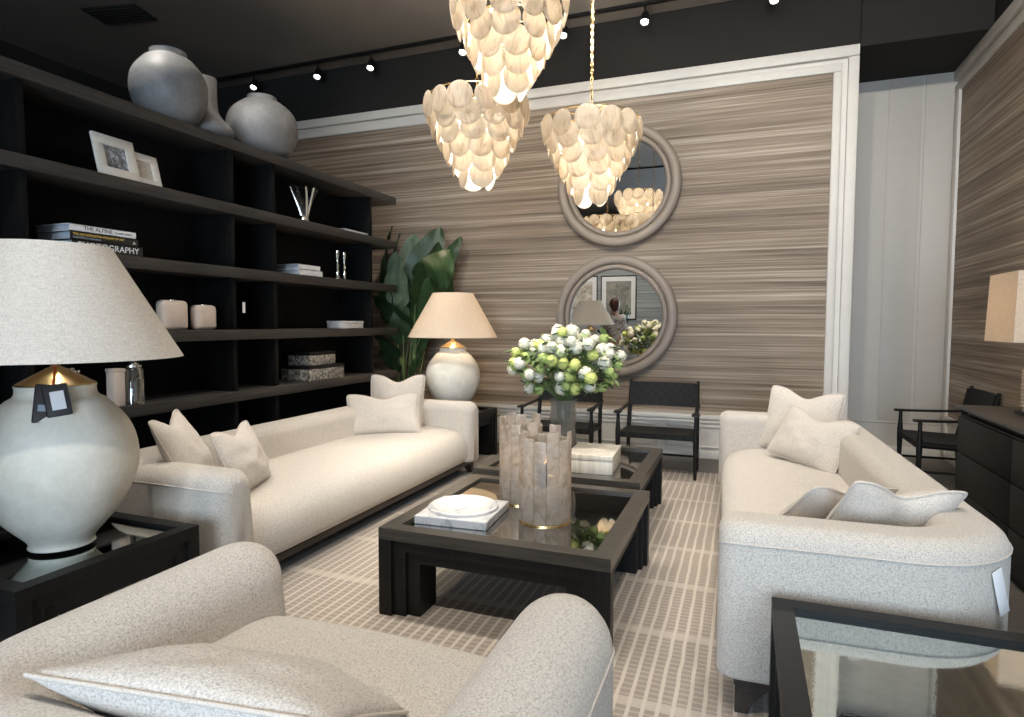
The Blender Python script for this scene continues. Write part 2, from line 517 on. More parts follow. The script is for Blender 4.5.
# ------------------------------------------------------------------ the room
def quadbox(x0, x1, y0, y1, z0, z1, bev=0.0):
    return G().box(((x0 + x1) / 2, (y0 + y1) / 2, (z0 + z1) / 2), (x1 - x0, y1 - y0, z1 - z0), bev)

XL, XR, YF, YB, ZC = -8.0, 1.97, -4.2, 6.62, 4.6
YG = 7.6
struct('floor', quadbox(XL - .2, 3.2, YF - .2, YG + .2, -0.12, 0.0), M['floor'])
struct('ceiling', quadbox(XL - .2, 3.2, YF - .2, YG + .2, ZC, ZC + .12), M['ceil_paint'])
struct('ceiling_soffit', quadbox(0.95, XR, YB + .0, YG, 3.97, ZC - .001), M['black_paint'])
struct('wall_left', quadbox(XL - .15, XL, YF, YG, 0, ZC), M['black_paint'])
# back wall: black above, papered panel, white moulding, wainscot
struct('wall_back', quadbox(XL, 0.94, YB + .012, YB + .16, 0, 3.985), M['white_paint'])
struct('wall_back_upper', quadbox(XL, 0.949, YB + .03, YB + .16, 3.99, ZC), M['black_paint'])
struct('wall_back_panel', quadbox(XL, 0.728, YB + .0, YB + .02, 0.462, 3.762), M['wallpaper'])
g = G()
g.box(((XL + .94) / 2, YB - .012, 3.935), (.94 - XL, .05, .10), .006)
g.box(((XL + .80) / 2, YB - .004, 3.80), (.80 - XL + .0, .04, .085), .012)
struct('trim_1', g, M['white_paint'])
g = G()
g.box((.895, YB - .012, 1.94), (.09, .05, 3.88), .006)
g.box((.765, YB - .004, 2.11), (.075, .04, 3.30), .012)
struct('trim_2', g, M['white_paint'])
g = G()
g.box(((XL + .72) / 2, YB - .006, .435), (.72 - XL, .04, .05), .01)
g.box(((XL + .72) / 2, YB + .0, .385), (.72 - XL, .02, .03), .006)
struct('trim_3', g, M['white_paint'])
g = G()
x = -7.4
while x < .5:
    for (cx, cz, dx, dz) in ((x + .55, .335, 1.0, .02), (x + .55, .12, 1.0, .02), (x + .06, .23, .02, .23), (x + 1.04, .23, .02, .23)):
        if cx + dx / 2 < .85: g.box((cx, YB + .006, cz), (dx, .02, dz), .004)
    x += 1.1
struct('trim_4', g, M['white_paint'])
struct('baseboard_back', quadbox(XL, .93, YB - .004, YB + .012, 0, .075, .004), M['white_paint'])
# recess: return, grey end wall with its flat panels, right wall
struct('wall_recess_return', quadbox(.80, .945, YB + .165, YG, 0, 3.97), M['grey_paint'])
struct('wall_recess', quadbox(.80, XR + .1, YG, YG + .15, 0, 3.97), M['grey_paint'])
g = G()
g.box((1.52, YG - .004, 2.16), (.30, .012, 3.58), .003)
g.box((1.83, YG - .004, 2.16), (.26, .020, 3.58), .003)
g.box((1.45, YG - .004, .345), (1.0, .016, .012), .003)
struct('trim_5', g, M['grey_paint'])
struct('baseboard_recess', quadbox(.95, XR, YG - .016, YG - .001, 0, .09, .004), M['white_paint'])
struct('wall_right', quadbox(XR + .012, XR + .16, YF, YG, 0, 3.97), M['white_paint'])
struct('wall_right_upper', quadbox(XR + .012, XR + .16, YF, YG, 3.97, ZC), M['black_paint'])
struct('wall_right_panel', quadbox(XR, XR + .02, 2.4, YG - .17, .462, 3.74), M['wallpaper'])
g = G()
g.box((XR - .008, (2.2 + YG) / 2, 3.92), (.05, YG - 2.2, .10), .006)
g.box((XR - .002, (2.2 + YG) / 2, 3.78), (.04, YG - 2.2, .085), .012)
g.box((XR - .002, YG - .10, 1.9), (.045, .12, 3.7), .008)
g.box((XR - .002, (2.2 + YG) / 2, .435), (.04, YG - 2.2, .05), .01)
struct('trim_6', g, M['white_paint'])
struct('baseboard_right', quadbox(XR - .006, XR + .012, 2.2, YG - .02, 0, .10, .004), M['white_paint'])
# wall behind the photographer: papered partition left, shop window right
struct('wall_front', quadbox(XL, -1.55, YF - .15, YF, 0, 2.98), M['wallpaper_grey'])
struct('trim_7', quadbox(XL, -1.52, YF - .02, YF + .03, 2.88, 3.0, .01), M['white_paint'])
struct('wall_front_upper', quadbox(XL, XR + .012, YF - .15, YF, 3.02, ZC), M['black_paint'])
g = G()
for xx in (-1.5, .23, 1.93): g.box((xx, YF - .05, 1.5), (.08, .1, 2.98), .006)
for zz in (.04, 2.96): g.box((.215, YF - .05, zz), (3.5, .1, .08), .006)
wf = struct('window_1', g, M['black_metal'])
obj('window_pane', quadbox(-1.46, 1.9, YF - .055, YF - .045, .08, 2.92), M['window_glass'], wf)
# air vent in the ceiling
g = G()
g.box((0, 0, -.008), (.62, .32, .016), .004)
for k in range(6): g.box((0, -.12 + k * .048, -.02), (.56, .012, .02), .002, Matrix.Rotation(0, 4, 'X'))
tag(obj('ceiling_vent', g, M['black_paint'], loc=(-6.15, 4.72, ZC - .001), rot=(0, 0, R(12))), 'dark flat air vent panel set in the charcoal ceiling above the bookshelf', 'vent')

# rug
rug = obj('area_rug', quadbox(-3.05, 1.15, 1.0, 5.95, 0.0005, .012, .005), M['rug'])
tag(rug, 'large taupe carved rug with pale ribbed lines under the sofas and coffee tables', 'rug')

# ------------------------------------------------------------------ bookshelf
SX = -3.5; SD = .40; Z_SH = [.352, .812, 1.27, 1.727, 2.187, 2.650]; TH = .075
bs = thing('bookshelf', 'long charcoal black open bookshelf with thick shelves along the left side', 'bookshelf', (SX, 0, 0))
for i, z in enumerate(Z_SH):
    y1 = 5.77
    obj('shelf_board', quadbox(-SD, 0, .1, y1, z, z + TH, .004), M['shelf'], bs)
obj('plinth', quadbox(-SD + .02, -.03, .2, 5.3, 0, .12, .004), M['shelf_back'], bs)
for y in (.32, 1.72, 2.14, 3.54, 3.97, 5.33):
    g = G(); zz = [.12] + [z for z in Z_SH]
    lo = .12
    for z in Z_SH:
        g.box((-SD / 2 - .012, y, (lo + z) / 2), (SD - .03, .036, z - lo), .003)
        lo = z + TH
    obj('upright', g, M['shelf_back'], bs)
g = G(); lo = .12
for z in Z_SH:
    g.box((-SD + .012, 2.75, (lo + z) / 2), (.018, 5.10, z - lo)); lo = z + TH
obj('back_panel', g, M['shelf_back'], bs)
obj('shelf_label', quadbox(-.012, -.008, 3.60, 3.625, 1.47, 1.55), M['paper_white'], bs)['label'] = 'small white shelf label'

def vase_obj(name, prof, mat, loc, label, n=56, rot=(0, 0, 0)):
    return tag(obj(name, G().lathe(prof, n), mat, loc=loc, rot=rot, smooth=60), label, 'vase')
def smooth_prof(ctrl, n=6):
    """Catmull-Rom through (r,z) control points"""
    P = [Vector(c) for c in ctrl]; P = [P[0]] + P + [P[-1]]
    out = []
    for i in range(1, len(P) - 2):
        for k in range(n):
            t = k / n
            a, b, c, d = P[i - 1], P[i], P[i + 1], P[i + 2]
            q = 0.5 * ((2 * b) + (c - a) * t + (2 * a - 5 * b + 4 * c - d) * t * t + (3 * b - a - 3 * c + d) * t ** 3)
            out.append((max(0, q.x), q.y))
    out.append((P[-2].x, P[-2].y))
    return out
ZT = Z_SH[5] + TH
def shelf_top(i): return Z_SH[i] + TH
V1 = [(0, 0)] + smooth_prof([(.12, 0), (.18, .07), (.236, .20), (.230, .34), (.160, .445), (.118, .470), (.114, .495), (.116, .51)]) + [(.104, .51), (.10, .47), (0, .45)]
vase_obj('clay_vase', V1, M['greyclay'], (SX - .22, 3.20, ZT), 'tall round grey clay vase with rolled rim, leftmost on top of the bookshelf')
V2 = [(0, 0)] + smooth_prof([(.14, 0), (.19, .05), (.185, .10), (.12, .17), (.085, .24), (.08, .40), (.082, .46)]) + [(.07, .46), (.07, .3), (0, .25)]
vase_obj('clay_bottle', V2, M['greyclay'], (SX - .25, 3.53, ZT), 'grey clay bottle with straight neck between the two round vases on the bookshelf top')
V3 = [(0, 0)] + smooth_prof([(.10, 0), (.21, .06), (.275, .21), (.25, .36), (.15, .455), (.11, .47), (.115, .50)]) + [(.10, .50), (.09, .46), (0, .44)]
vase_obj('clay_vase', V3, M['greyclay'], (SX - .22, 4.07, ZT), 'squat round grey clay vase with short neck, rightmost on top of the bookshelf')

def photo_frame(w, h, bw, mat_pic, loc, rz, label):
    """stands on its lower edge, leaning back, facing +X"""
    t = thing('picture_frame', label, 'photo frame', loc, rz)
    lean = Matrix.Rotation(R(-14), 4, 'Y')
    g = G()
    for (cy, cz, dy, dz) in ((0, bw / 2, w, bw), (0, h - bw / 2, w, bw), (-w / 2 + bw / 2, h / 2, bw, h - 2 * bw), (w / 2 - bw / 2, h / 2, bw, h - 2 * bw)):
        g.box((0, cy, cz), (.02, dy, dz), .003, lean)
    obj('frame', g, M['cream_frame'], t)
    obj('photograph', G().box((-.004, 0, h / 2), (.006, w - 2 * bw + .004, h - 2 * bw + .004), 0, lean), mat_pic, t)
    obj('easel_leg', G().tube([lean @ Vector((-.012, 0, h * .7)), Vector((-.10 - .03, 0, .004))], .006, 6), M['black_metal'], t)
    return t
photo_frame(.27, .265, .062, M['photo'], (SX - .07, 2.71, shelf_top(4) + .003), R(2), 'larger cream photo frame with dark photograph leaning on the upper shelf')
photo_frame(.21, .215, .05, M['photo_sepia'], (SX - .10, 2.92, shelf_top(4) + .003), R(2), 'smaller cream photo frame with sepia print, right of the larger frame')

def text(s, size, mat, parent, loc, name='lettering', ext=.0006, sx=1.0):
    cu = bpy.data.curves.new(name, 'FONT'); cu.body = s; cu.size = size; cu.extrude = ext
    cu.align_x = 'LEFT'; cu.align_y = 'CENTER'
    cu.materials.append(mat)
    tmp = bpy.data.objects.new('tmp', cu); C.objects.link(tmp)
    dg = bpy.context.evaluated_depsgraph_get()
    me = bpy.data.meshes.new_from_object(tmp.evaluated_get(dg))
    bpy.data.objects.remove(tmp); bpy.data.curves.remove(cu)
    o = bpy.data.objects.new(name, me); C.objects.link(o); o.parent = parent
    o.matrix_local = Matrix(((0, 0, 1, loc[0]), (sx, 0, 0, loc[1]), (0, 1, 0, loc[2]), (0, 0, 0, 1)))
    return o
def book(label, loc, wy, dx, th, cover, group=None, rz=0):
    """lies flat, spine towards +X; base centre of the spine edge at loc"""
    t = thing('book', label, 'book', loc, rz, group)
    g = G()
    c = .003
    g.box((-dx / 2, 0, c / 2), (dx, wy, c)); g.box((-dx / 2, 0, th - c / 2), (dx, wy, c)); g.box((-c / 2, 0, th / 2), (c, wy, th))
    obj('cover', g, cover, t, smooth=0)
    obj('pages', G().box((-dx / 2 - .001, 0, th / 2), (dx - .012, wy - .012, th - 2 * c)), M['paper_grey'], t, smooth=0)
    return t
zb = shelf_top(3)
b3 = book('black photography book with big white lettering, bottom of the left stack', (SX - .015, 2.585, zb), .43, .29, .058, M['book_black'])
text('PHOTOGRAPHY', .052, M['paper_white'], b3, (.0005, -.185, .029), ext=.0008, sx=.98)
b2 = book('black book with gold lettering, in the middle of the left stack', (SX - .022, 2.57, zb + .059), .41, .29, .046, M['book_black'])
text('THE METROPOLITAN MUSEUM OF ART', .019, M['gold_ink'], b2, (.0005, -.19, .031), sx=.92)
text('MASTERPIECE PAINTINGS', .014, M['paper_grey'], b2, (.0005, -.19, .013))
text('A', .026, M['paper_white'], b2, (.0005, .17, .020))
b1 = book('white book with grey lettering, top of the left stack', (SX - .02, 2.56, zb + .106), .40, .29, .040, M['book_white'])
text('THE ALPINE', .032, M['ink'], b1, (.0005, -.12, .021))
text('CLASSIC LIVING', .015, M['ink'], b1, (.0005, .065, .019))
book('thicker white book, lower of two beside the candlesticks', (SX - .03, 4.41, shelf_top(3)), .31, .25, .05, M['book_white'])
book('thinner white book, upper of two beside the candlesticks', (SX - .035, 4.40, shelf_top(3) + .051), .28, .24, .042, M['book_white'])
book('flat white book lying alone at the right end of the upper shelf', (SX - .05, 5.14, shelf_top(4)), .42, .28, .028, M['book_white'])

# clear crystal vase with flaring fingers
t = thing('crystal_vase', 'clear crystal vase of flaring glass fingers on the upper shelf', 'vase', (SX - .12, 4.43, shelf_top(4)))
g = G().lathe([(0, 0), (.055, 0), (.06, .012), (.05, .03), (.045, .06), (0, .065)], 24)
obj('foot', g, M['steel'], t)
for k in range(9):
    a = 2 * PI * k / 9
    p = [Vector((.03 * math.cos(a + .8), .03 * math.sin(a + .8), .05)), Vector((.055 * math.cos(a + .4), .055 * math.sin(a + .4), .16)), Vector((.115 * math.cos(a), .115 * math.sin(a), .30))]
    pts = [p[0].lerp(p[1], s / 4).lerp(p[1].lerp(p[2], s / 4), s / 4) for s in range(5)]
    obj('finger', G().tube(pts, [.014, .015, .015, .014, .013], 8), M['smoke_glass'] if k % 2 else M['steel'], t, smooth=60)

def candlestick(loc, label):
    t = thing('candlestick', label, 'candlestick', loc, 0)
    obj('stem', G().lathe([(0, 0), (.045, 0), (.045, .008), (.02, .02), (.014, .05), (.022, .07), (.013, .09), (.016, .14), (.010, .16), (.014, .20), (.02, .215), (.02, .222), (0, .222)], 20), M['steel'], t, smooth=60)
    obj('cup', G().lathe([(.013, .222), (.02, .235), (.02, .27), (.014, .27), (.014, .24), (0, .24)], 20), M['steel'], t, smooth=60)
candlestick((SX - .09, 4.86, shelf_top(3)), 'polished silver candlestick, left one of the pair on the shelf')
candlestick((SX - .13, 5.02, shelf_top(3)), 'polished silver candlestick, right one of the pair on the shelf')

def alabaster_light(loc, w, label):
    t = thing('alabaster_block', label, 'candle holder', loc)
    obj('block', G().box((0, 0, w / 2), (.09, w, w), .03, seg=4), M['alabaster'], t, smooth=60)
    obj('tealight_cup', G().lathe([(0, w - .001), (.025, w - .001), (.025, w + .004), (.02, w + .004), (.02, w + .001), (0, w + .001)], 20), M['steel'], t)
alabaster_light((SX - .10, 3.07, shelf_top(2)), .20, 'larger rounded alabaster block, left of two on the middle shelf')
alabaster_light((SX - .10, 3.325, shelf_top(2)), .175, 'smaller rounded alabaster block, right of two on the middle shelf')

def lidded_box(name, loc, d, lid, mat, lidmat, label, cat='box', rz=0, group=None):
    t = thing(name, label, cat, loc, rz, group)
    obj('body', G().box((0, 0, (d[2] - lid) / 2), (d[0], d[1], d[2] - lid - .001), .003), mat, t)
    obj('lid', G().box((0, 0, d[2] - lid / 2), (d[0] + .006, d[1] + .006, lid), .003), lidmat, t)
    return t
lidded_box('marble_box', (SX - .10, 4.99, shelf_top(2)), (.20, .30, .07), .022, M['marble'], M['marble'], 'low white marble box on the middle shelf below the candlesticks')
lidded_box('shell_box', (SX - .17, 4.60, shelf_top(1)), (.30, .50, .13), .025, M['shell_dark'], M['black_oak_y'], 'larger dark shell mosaic box, bottom of the pair on the lowest visible shelf')
lidded_box('shell_box', (SX - .17, 4.58, shelf_top(1) + .132), (.24, .36, .12), .03, M['shell_dark'], M['black_oak_y'], 'smaller dark shell mosaic box stacked on the larger shell box')

def glass_jar(loc, r, h, label):
    t = thing('glass_jar', label, 'jar', loc, 0)
    obj('jar_body', G().lathe([(0, 0), (r, 0), (r, h * .82), (r * .75, h * .88), (r * .75, h * .9), (r * .66, h * .9), (r * .9, h * .8), (r * .9, .012), (0, .012)], 28), M['jar_glass'], t, smooth=50)
    obj('stopper', G().lathe([(0, h * .9), (r * .8, h * .9), (r * .8, h * .94), (r * .4, h * .96), (r * .5, h), (0, h)], 24), M['steel'], t, smooth=50)
glass_jar((SX - .06, 2.745, shelf_top(1)), .062, .26, 'clear glass jar with silver stopper, frontmost of the cluster beside the lamp')
glass_jar((SX - .19, 2.84, shelf_top(1)), .055, .26, 'clear glass jar with silver stopper, rightmost of the cluster beside the lamp')
glass_jar((SX - .22, 2.52, shelf_top(1)), .055, .20, 'short glass jar at the back of the cluster beside the lamp')
glass_jar((SX - .10, 2.38, shelf_top(1)), .07, .25, 'wide glass jar just behind the neck of the lamp')
lidded_box('white_candle_box', (SX - .07, 2.635, shelf_top(1)), (.07, .07, .23), .02, M['alabaster'], M['alabaster'], 'pale upright candle box standing between the glass jars', 'candle')

# ------------------------------------------------------------------ tables with stepped legs and mirror tops
def stepped_table(name, label, cat, loc, size, H, band, leg, step, topw, mirror, group=None):
    t = thing(name, label, cat, loc, 0, group)
    h = size / 2
    g = G()
    fr = .035
    # mitred ring on top
    def ring(o, i, z0, z1):
        vs = []; fs = []
        for z in (z0, z1):
            for q in (o, i):
                vs += [(-q, -q, z), (q, -q, z), (q, q, z), (-q, q, z)]
        for k in range(4):
            j = (k + 1) % 4
            fs += [(k, j, 8 + j, 8 + k), (4 + k, 4 + j, 12 + j, 12 + k), (8 + k, 8 + j, 12 + j, 12 + k), (k, j, 4 + j, 4 + k)]
        g.add(vs, fs)
    ring(h, h - topw, H - band, H)
    obj('top_frame', g, M['black_oak_sheen'] if cat == 'coffee table' else M['black_oak'], t, smooth=0)
    g = G()
    for k in (1, 2):
        ring(h - step * k, h - topw - .01, H - band * (k + 1), H - band * k - .0005)
    obj('apron', g, M['black_oak'], t, smooth=0)
    obj('mirror_top', G().box((0, 0, H - .02), (size - 2 * topw + .004, size - 2 * topw + .004, .012)), mirror, t, smooth=0)
    w = leg / 3
    poly = [(0, 0), (w, 0), (w, step), (2 * w, step), (2 * w, 2 * step), (leg, 2 * step), (leg, leg), (2 * step, leg), (2 * step, 2 * w), (step, 2 * w), (step, w), (0, w)]
    for sx, sy in ((-1, -1), (1, -1), (1, 1), (-1, 1)):
        P = [(sx * (p[0] - h), sy * (p[1] - h)) for p in poly]
        # outer strip reaches the top band, inner strips meet the recessed bands
        obj('leg', G().prism(P, 0, H - band * 3 - .0005).prism([(sx * (a - h), sy * (b - h)) for a, b in ((0, 0), (w, 0), (w, w), (0, w))], H - band * 3, H - band - .0005)
            .prism([(sx * (a - h), sy * (b - h)) for a, b in ((step, step), (2 * w, step), (2 * w, 2 * w), (step, 2 * w))], H - band * 3, H - band * 2 - .0005), M['black_oak'], t, smooth=0)
    return t
stepped_table('coffee_table', 'square black coffee table with mirror top and stepped legs, nearer of the two', 'coffee table', (-1.045, 3.01, .0125), 1.11, .42, .055, .20, .02, .078, M['bronze_mirror'], 'coffee tables on the rug')
stepped_table('coffee_table', 'square black mirror topped coffee table behind the nearer one, under the vase and bone box', 'coffee table', (-1.125, 4.27, .0125), 1.11, .42, .055, .20, .02, .078, M['bronze_mirror'], 'coffee tables on the rug')
stepped_table('end_table', 'black square end table with antiqued mirror top under the large left lamp', 'side table', (-2.62, 1.655, .0125), .74, .4875, .05, .15, .014, .062, M['antique_mirror'], 'end tables by the sofas')
stepped_table('end_table', 'black square end table with antiqued mirror top in the lower right corner', 'side table', (.475, 1.79, .0125), .74, .4875, .05, .15, .014, .062, M['antique_mirror'], 'end tables by the sofas')
stepped_table('end_table', 'black square end table at the far end of the left sofa under a lamp', 'side table', (-2.80, 5.70, .0), .70, .50, .05, .15, .014, .062, M['antique_mirror'], 'end tables by the sofas')

# ------------------------------------------------------------------ sofas
def arc(cx, cy, r, a0, a1, n):
    return [(cx + r * math.cos(R(a0 + (a1 - a0) * k / n)), cy + r * math.sin(R(a0 + (a1 - a0) * k / n))) for k in range(n + 1)]
def upholstery(name, label, cat, loc, rz, L, D, T, H, rt, re, Rc, fabric_mat, zb=.13, seat_h=.44, tagside=0, lean=.03):
    """front faces +X, length along Y; loc is the back-centre on the floor"""
    t = thing(name, label, cat, loc, rz)
    hl = L / 2
    # centreline of the U shell, from the front of the -Y arm round the back to the front of the +Y arm
    c = T / 2
    path = []
    xe = D - re
    ya = hl - c
    n = 10
    for k in range(n): path.append((xe + (c + Rc - xe) * k / n, -ya))
    path += arc(c + Rc, -ya + Rc, Rc, -90, -180, 10)
    m = 14
    for k in range(1, m): path.append((c, -ya + Rc + (2 * ya - 2 * Rc) * k / m))
    path += arc(c + Rc, ya - Rc, Rc, 180, 90, 10)
    for k in range(1, n + 1): path.append((c + Rc + (xe - c - Rc) * k / n, ya))
    def prof(i):
        hw = max(c - i, .012); top = H - i * .75; r = min(rt, hw)
        out = [(-hw, zb + .02), (-hw + .015, zb)]
        pts = [(hw - .015, zb), (hw, zb + .02)]
        o = []
        # o offset outward; outer side first
        o += [(hw - .018 - 0, zb), (hw, zb + .02), (hw, (zb + top) * .5)]
        for k in range(9):
            a = R(90 * k / 8); o.append((hw - r + r * math.cos(a), top - r + r * math.sin(a)))
        for k in range(9):
            a = R(90 + 90 * k / 8); o.append((-hw + r + r * math.cos(a), top - r + r * math.sin(a)))
        o += [(-hw - lean * .5, (zb + top) * .5), (-hw - lean, zb + .02), (-hw - lean + .018, zb)]
        return o
    secs = []
    def sect(p, tn, inset):
        nx, ny = -tn[1], tn[0]      # left of travel
        # travelling from -Y arm backwards, round: outward is to the left
        return [Vector((p[0] + nx * o, p[1] + ny * o, z)) for o, z in prof(inset)]
    def tang(i):
        a = path[max(0, i - 1)]; b = path[min(len(path) - 1, i + 1)]
        v = Vector((b[0] - a[0], b[1] - a[1])); v.normalize(); return v
    caps = 7
    s0 = path[0]; t0 = (-1, 0)
    for k in range(caps):
        ph = R(90 * (1 - k / caps)); s = re * math.sin(ph); ins = re * (1 - math.cos(ph)) * .9
        secs.append(sect((s0[0] + s, s0[1]), t0, ins))
    for i in range(len(path)):
        tv = tang(i)
        if i == 0: tv = Vector((-1, 0))
        if i == len(path) - 1: tv = Vector((1, 0))
        secs.append(sect(path[i], tv, 0))
    s1 = path[-1]
    for k in range(1, caps + 1):
        ph = R(90 * k / caps); s = re * math.sin(ph); ins = re * (1 - math.cos(ph)) * .9
        secs.append(sect((s1[0] + s, s1[1]), (1, 0), ins))
    # check which way is outward: flip offsets if the back sits inside
    g = G(); g.sections(secs)
    obj('back_and_arms', g, fabric_mat, t, smooth=180)
    # piping: a thin line on the outer face just under the rounded top, turning round the arm ends
    pl = []
    for k in range(caps):
        ph = R(90 * (1 - k / caps)); s = re * math.sin(ph); ins = re * (1 - math.cos(ph)) * .9
        hw = c - ins + .001
        pl.append((s0[0] + s, s0[1] - hw, H - rt - ins * .3 + .01))
    for i in range(len(path)):
        tv = tang(i); pl.append((path[i][0] - tv[1] * (c + .001), path[i][1] + tv[0] * (c + .001), H - rt + .01))
    for k in range(1, caps + 1):
        ph = R(90 * k / caps); s = re * math.sin(ph); ins = re * (1 - math.cos(ph)) * .9
        pl.append((s1[0] + s, s1[1] + c - ins + .001, H - rt - ins * .3 + .01))
    obj('piping', G().tube(pl, .0035, 6), M['piping'], t, smooth=60)
    # seat: one long upholstered block with a waterfall front
    ys = hl - T + .012
    def seat_prof(cr, ins=0):
        o = [(c, zb + .004), (c, seat_h - .03 + cr)]
        x1 = D - .02 - ins; rr = .20
        for k in range(7):
            o.append((c + (x1 - rr - c) * (k + 1) / 7, seat_h - .02 + cr + .02 * math.sin(PI * (k + 1) / 8)))
        zc = zb + .115
        for k in range(1, 11):
            a = R(90 - 90 * k / 10)
            o.append((x1 - rr + rr * math.cos(a) ** .9, zc + (seat_h - .018 + cr - zc) * math.sin(a) ** .9))
        o += [(x1 - .004, zb + .06), (x1 - .02, zb + .015), (x1 - .05, zb + .004)]
        return o
    secs = []
    N = 24
    for k in range(N + 1):
        u = -1 + 2 * k / N
        cr = .016 * (1 - u * u)
        secs.append([Vector((x, u * ys, z)) for x, z in seat_prof(cr, .012 * abs(u) ** 8)])
    obj('seat', G().sections(secs), fabric_mat, t, smooth=70)
    # wooden plinth rail and tapered legs
    g = G()
    x0, x1, y1 = .05, D - .06, hl - .05
    g.box(((x0 + x1) / 2, -y1 + .02, zb - .02), (x1 - x0, .04, .04), .004); g.box(((x0 + x1) / 2, y1 - .02, zb - .02), (x1 - x0, .04, .04), .004)
    g.box((x0 + .02, 0, zb - .02), (.04, 2 * y1 - .08, .04), .004); g.box((x1 - .02, 0, zb - .02), (.04, 2 * y1 - .08, .04), .004)
    g.box(((x0 + x1) / 2, 0, zb - .012), (x1 - x0 - .08, 2 * y1 - .08, .012))
    obj('base_rail', g, M['sofa_base'], t)
    for sx in (0, 1):
        for sy in (-1, 1):
            px = x1 - .005 if sx else x0 + .005; py = sy * (y1 + .015)
            ix = -1 if sx else 1
            secs = []
            for q in range(7):
                u = q / 6; z = (zb - .001) * (1 - u)
                w = .11 * (1 - u) ** 1.7 + .045
                d = .07 * (1 - u) ** 1.5 + .04
                secs.append([Vector((px, py, z)), Vector((px + ix * w, py, z)), Vector((px + ix * w, py - sy * d, z)), Vector((px, py - sy * d, z))])
            obj('leg', G().sections(secs), M['sofa_base'], t, smooth=30)
    return t

SOFA_L, SOFA_D = 3.05, 1.03
sofaL = upholstery('sofa', 'long cream sofa with curved back on the left, in front of the bookshelf', 'sofa', (-3.285, 3.70, .0125), 0, SOFA_L, 1.01, .23, .665, .085, .09, .26, M['weave'])
sofaR = upholstery('sofa', 'long cream sofa with curved back on the right, facing the coffee tables', 'sofa', (.846, 3.793, .0125), PI + R(2.0), SOFA_L, .965, .24, .69, .075, .07, .26, M['weave'])
chair = upholstery('armchair', 'wide cream boucle armchair seen from behind in the foreground', 'armchair', (-1.03, .59, .0125), PI / 2, 1.44, 1.14, .29, .63, .145, .14, .24, M['boucle'])

def hang_tag(parent, loc, w, h, rot, mat, name='price_tag', label=None):
    o = obj(name, G().box((0, 0, -h / 2), (w, .0015, h), .0004), mat, parent, loc=loc, rot=rot)
    if label: o['label'] = label
    return o
# price tag on the outer near corner of the right sofa (local frame of the sofa)
tg = hang_tag(sofaR, (.38 - .388 * math.sin(R(42)), SOFA_L / 2 - .38 + .388 * math.cos(R(42)), .60), .05, .15, (R(4), R(14), R(42)), M['paper_white'], label='white price tag')

# ------------------------------------------------------------------ pillows
def pillow_mesh(w, h, th, chop, seed, nx=26, nz=22):
    random.seed(seed)
    off = Vector((random.random() * 50, random.random() * 50, 0))
    def P(u, v, side):
        ex = 1 - .07 * (1 - v * v) - .0; ez = 1 - .06 * (1 - u * u)
        kc = 1 - .06 * abs(u * v) ** 7
        x = w / 2 * u * ex * kc; z = h / 2 * v * ez * kc
        top = max(0, v)
        z -= chop * math.exp(-(u / .42) ** 2) * ((v + 1) / 2) ** 2.2
        b = max(0, 1 - abs(u) ** 2.4) ** .62 * max(0, 1 - abs(v) ** 2.4) ** .62
        b *= 1 - .32 * math.exp(-(u / .16) ** 2) * top * (1 if chop > .01 else 0)
        b *= 1.08 - .16 * v
        wr = noise.noise(Vector((u * 2.6, v * 2.6, side * 3)) + off) * .012 + noise.noise(Vector((u * 6, v * 6, side * 5)) + off) * .005
        y = side * (th / 2 * b + wr * b)
        return Vector((x, y, z + h / 2))
    vs = []; fs = []; idx = {}
    for s in (1, -1):
        for i in range(nx + 1):
            for j in range(nz + 1):
                u = -1 + 2 * i / nx; v = -1 + 2 * j / nz
                u = math.sin(u * PI / 2) * .35 + u * .65; v = math.sin(v * PI / 2) * .35 + v * .65
                edge = i in (0, nx) or j in (0, nz)
                if edge and (0, i, j) in idx: idx[(s, i, j)] = idx[(0, i, j)]; continue
                idx[(s, i, j)] = len(vs)
                if edge: idx[(0, i, j)] = len(vs)
                vs.append(P(u, v, 0 if edge else s))
        for i in range(nx):
            for j in range(nz):
                q = (idx[(s, i, j)], idx[(s, i + 1, j)], idx[(s, i + 1, j + 1)], idx[(s, i, j + 1)])
                fs.append(q if s < 0 else q[::-1])
    g = G(); g.add(vs, fs)
    rim = [(i, 0) for i in range(nx)] + [(nx, j) for j in range(nz)] + [(nx - i, nz) for i in range(nx)] + [(0, nz - j) for j in range(nz)]
    pip = G().tube([vs[idx[(0, i, j)]] for i, j in rim], .0055, 6, closed=True)
    return g, pip
def pillow(label, size, th, chop, loc, yaw, lean, seed, roll=0, mat='pillow', group=None):
    """base mid-edge at loc; faces -Y before yaw; lean tips the top backwards (+Y)"""
    t = thing('throw_pillow', label, 'pillow', loc, 0, group)
    t.rotation_mode = 'XYZ'
    m = Matrix.Rotation(yaw, 4, 'Z') @ Matrix.Rotation(-lean, 4, 'X') @ Matrix.Rotation(roll, 4, 'Y')
    t.rotation_euler = m.to_euler()
    g, pip = pillow_mesh(size[0], size[1], th, chop, seed)
    obj('cushion', g, M[mat], t, smooth=180)
    obj('piping', pip, M['piping'], t, smooth=180)
    return t
zs = .448
pillow('square cream pillow with dented top at the far end of the left sofa', (.52, .50), .15, .07, (-2.97, 4.86, zs + .0), R(22), R(20), 3)
pillow('oblong cream pillow before the square one, far end of the left sofa', (.64, .39), .14, .05, (-2.84, 4.46, zs + .0), R(34), R(32), 4)
pillow('square cream pillow against the near arm of the left sofa', (.52, .50), .15, .07, (-2.79, 2.58, zs + .0), R(124), R(26), 5)
pillow('oblong cream pillow standing before the square one by the left sofa near arm', (.50, .39), .14, .05, (-2.60, 2.74, zs + .0), R(112), R(22), 6)
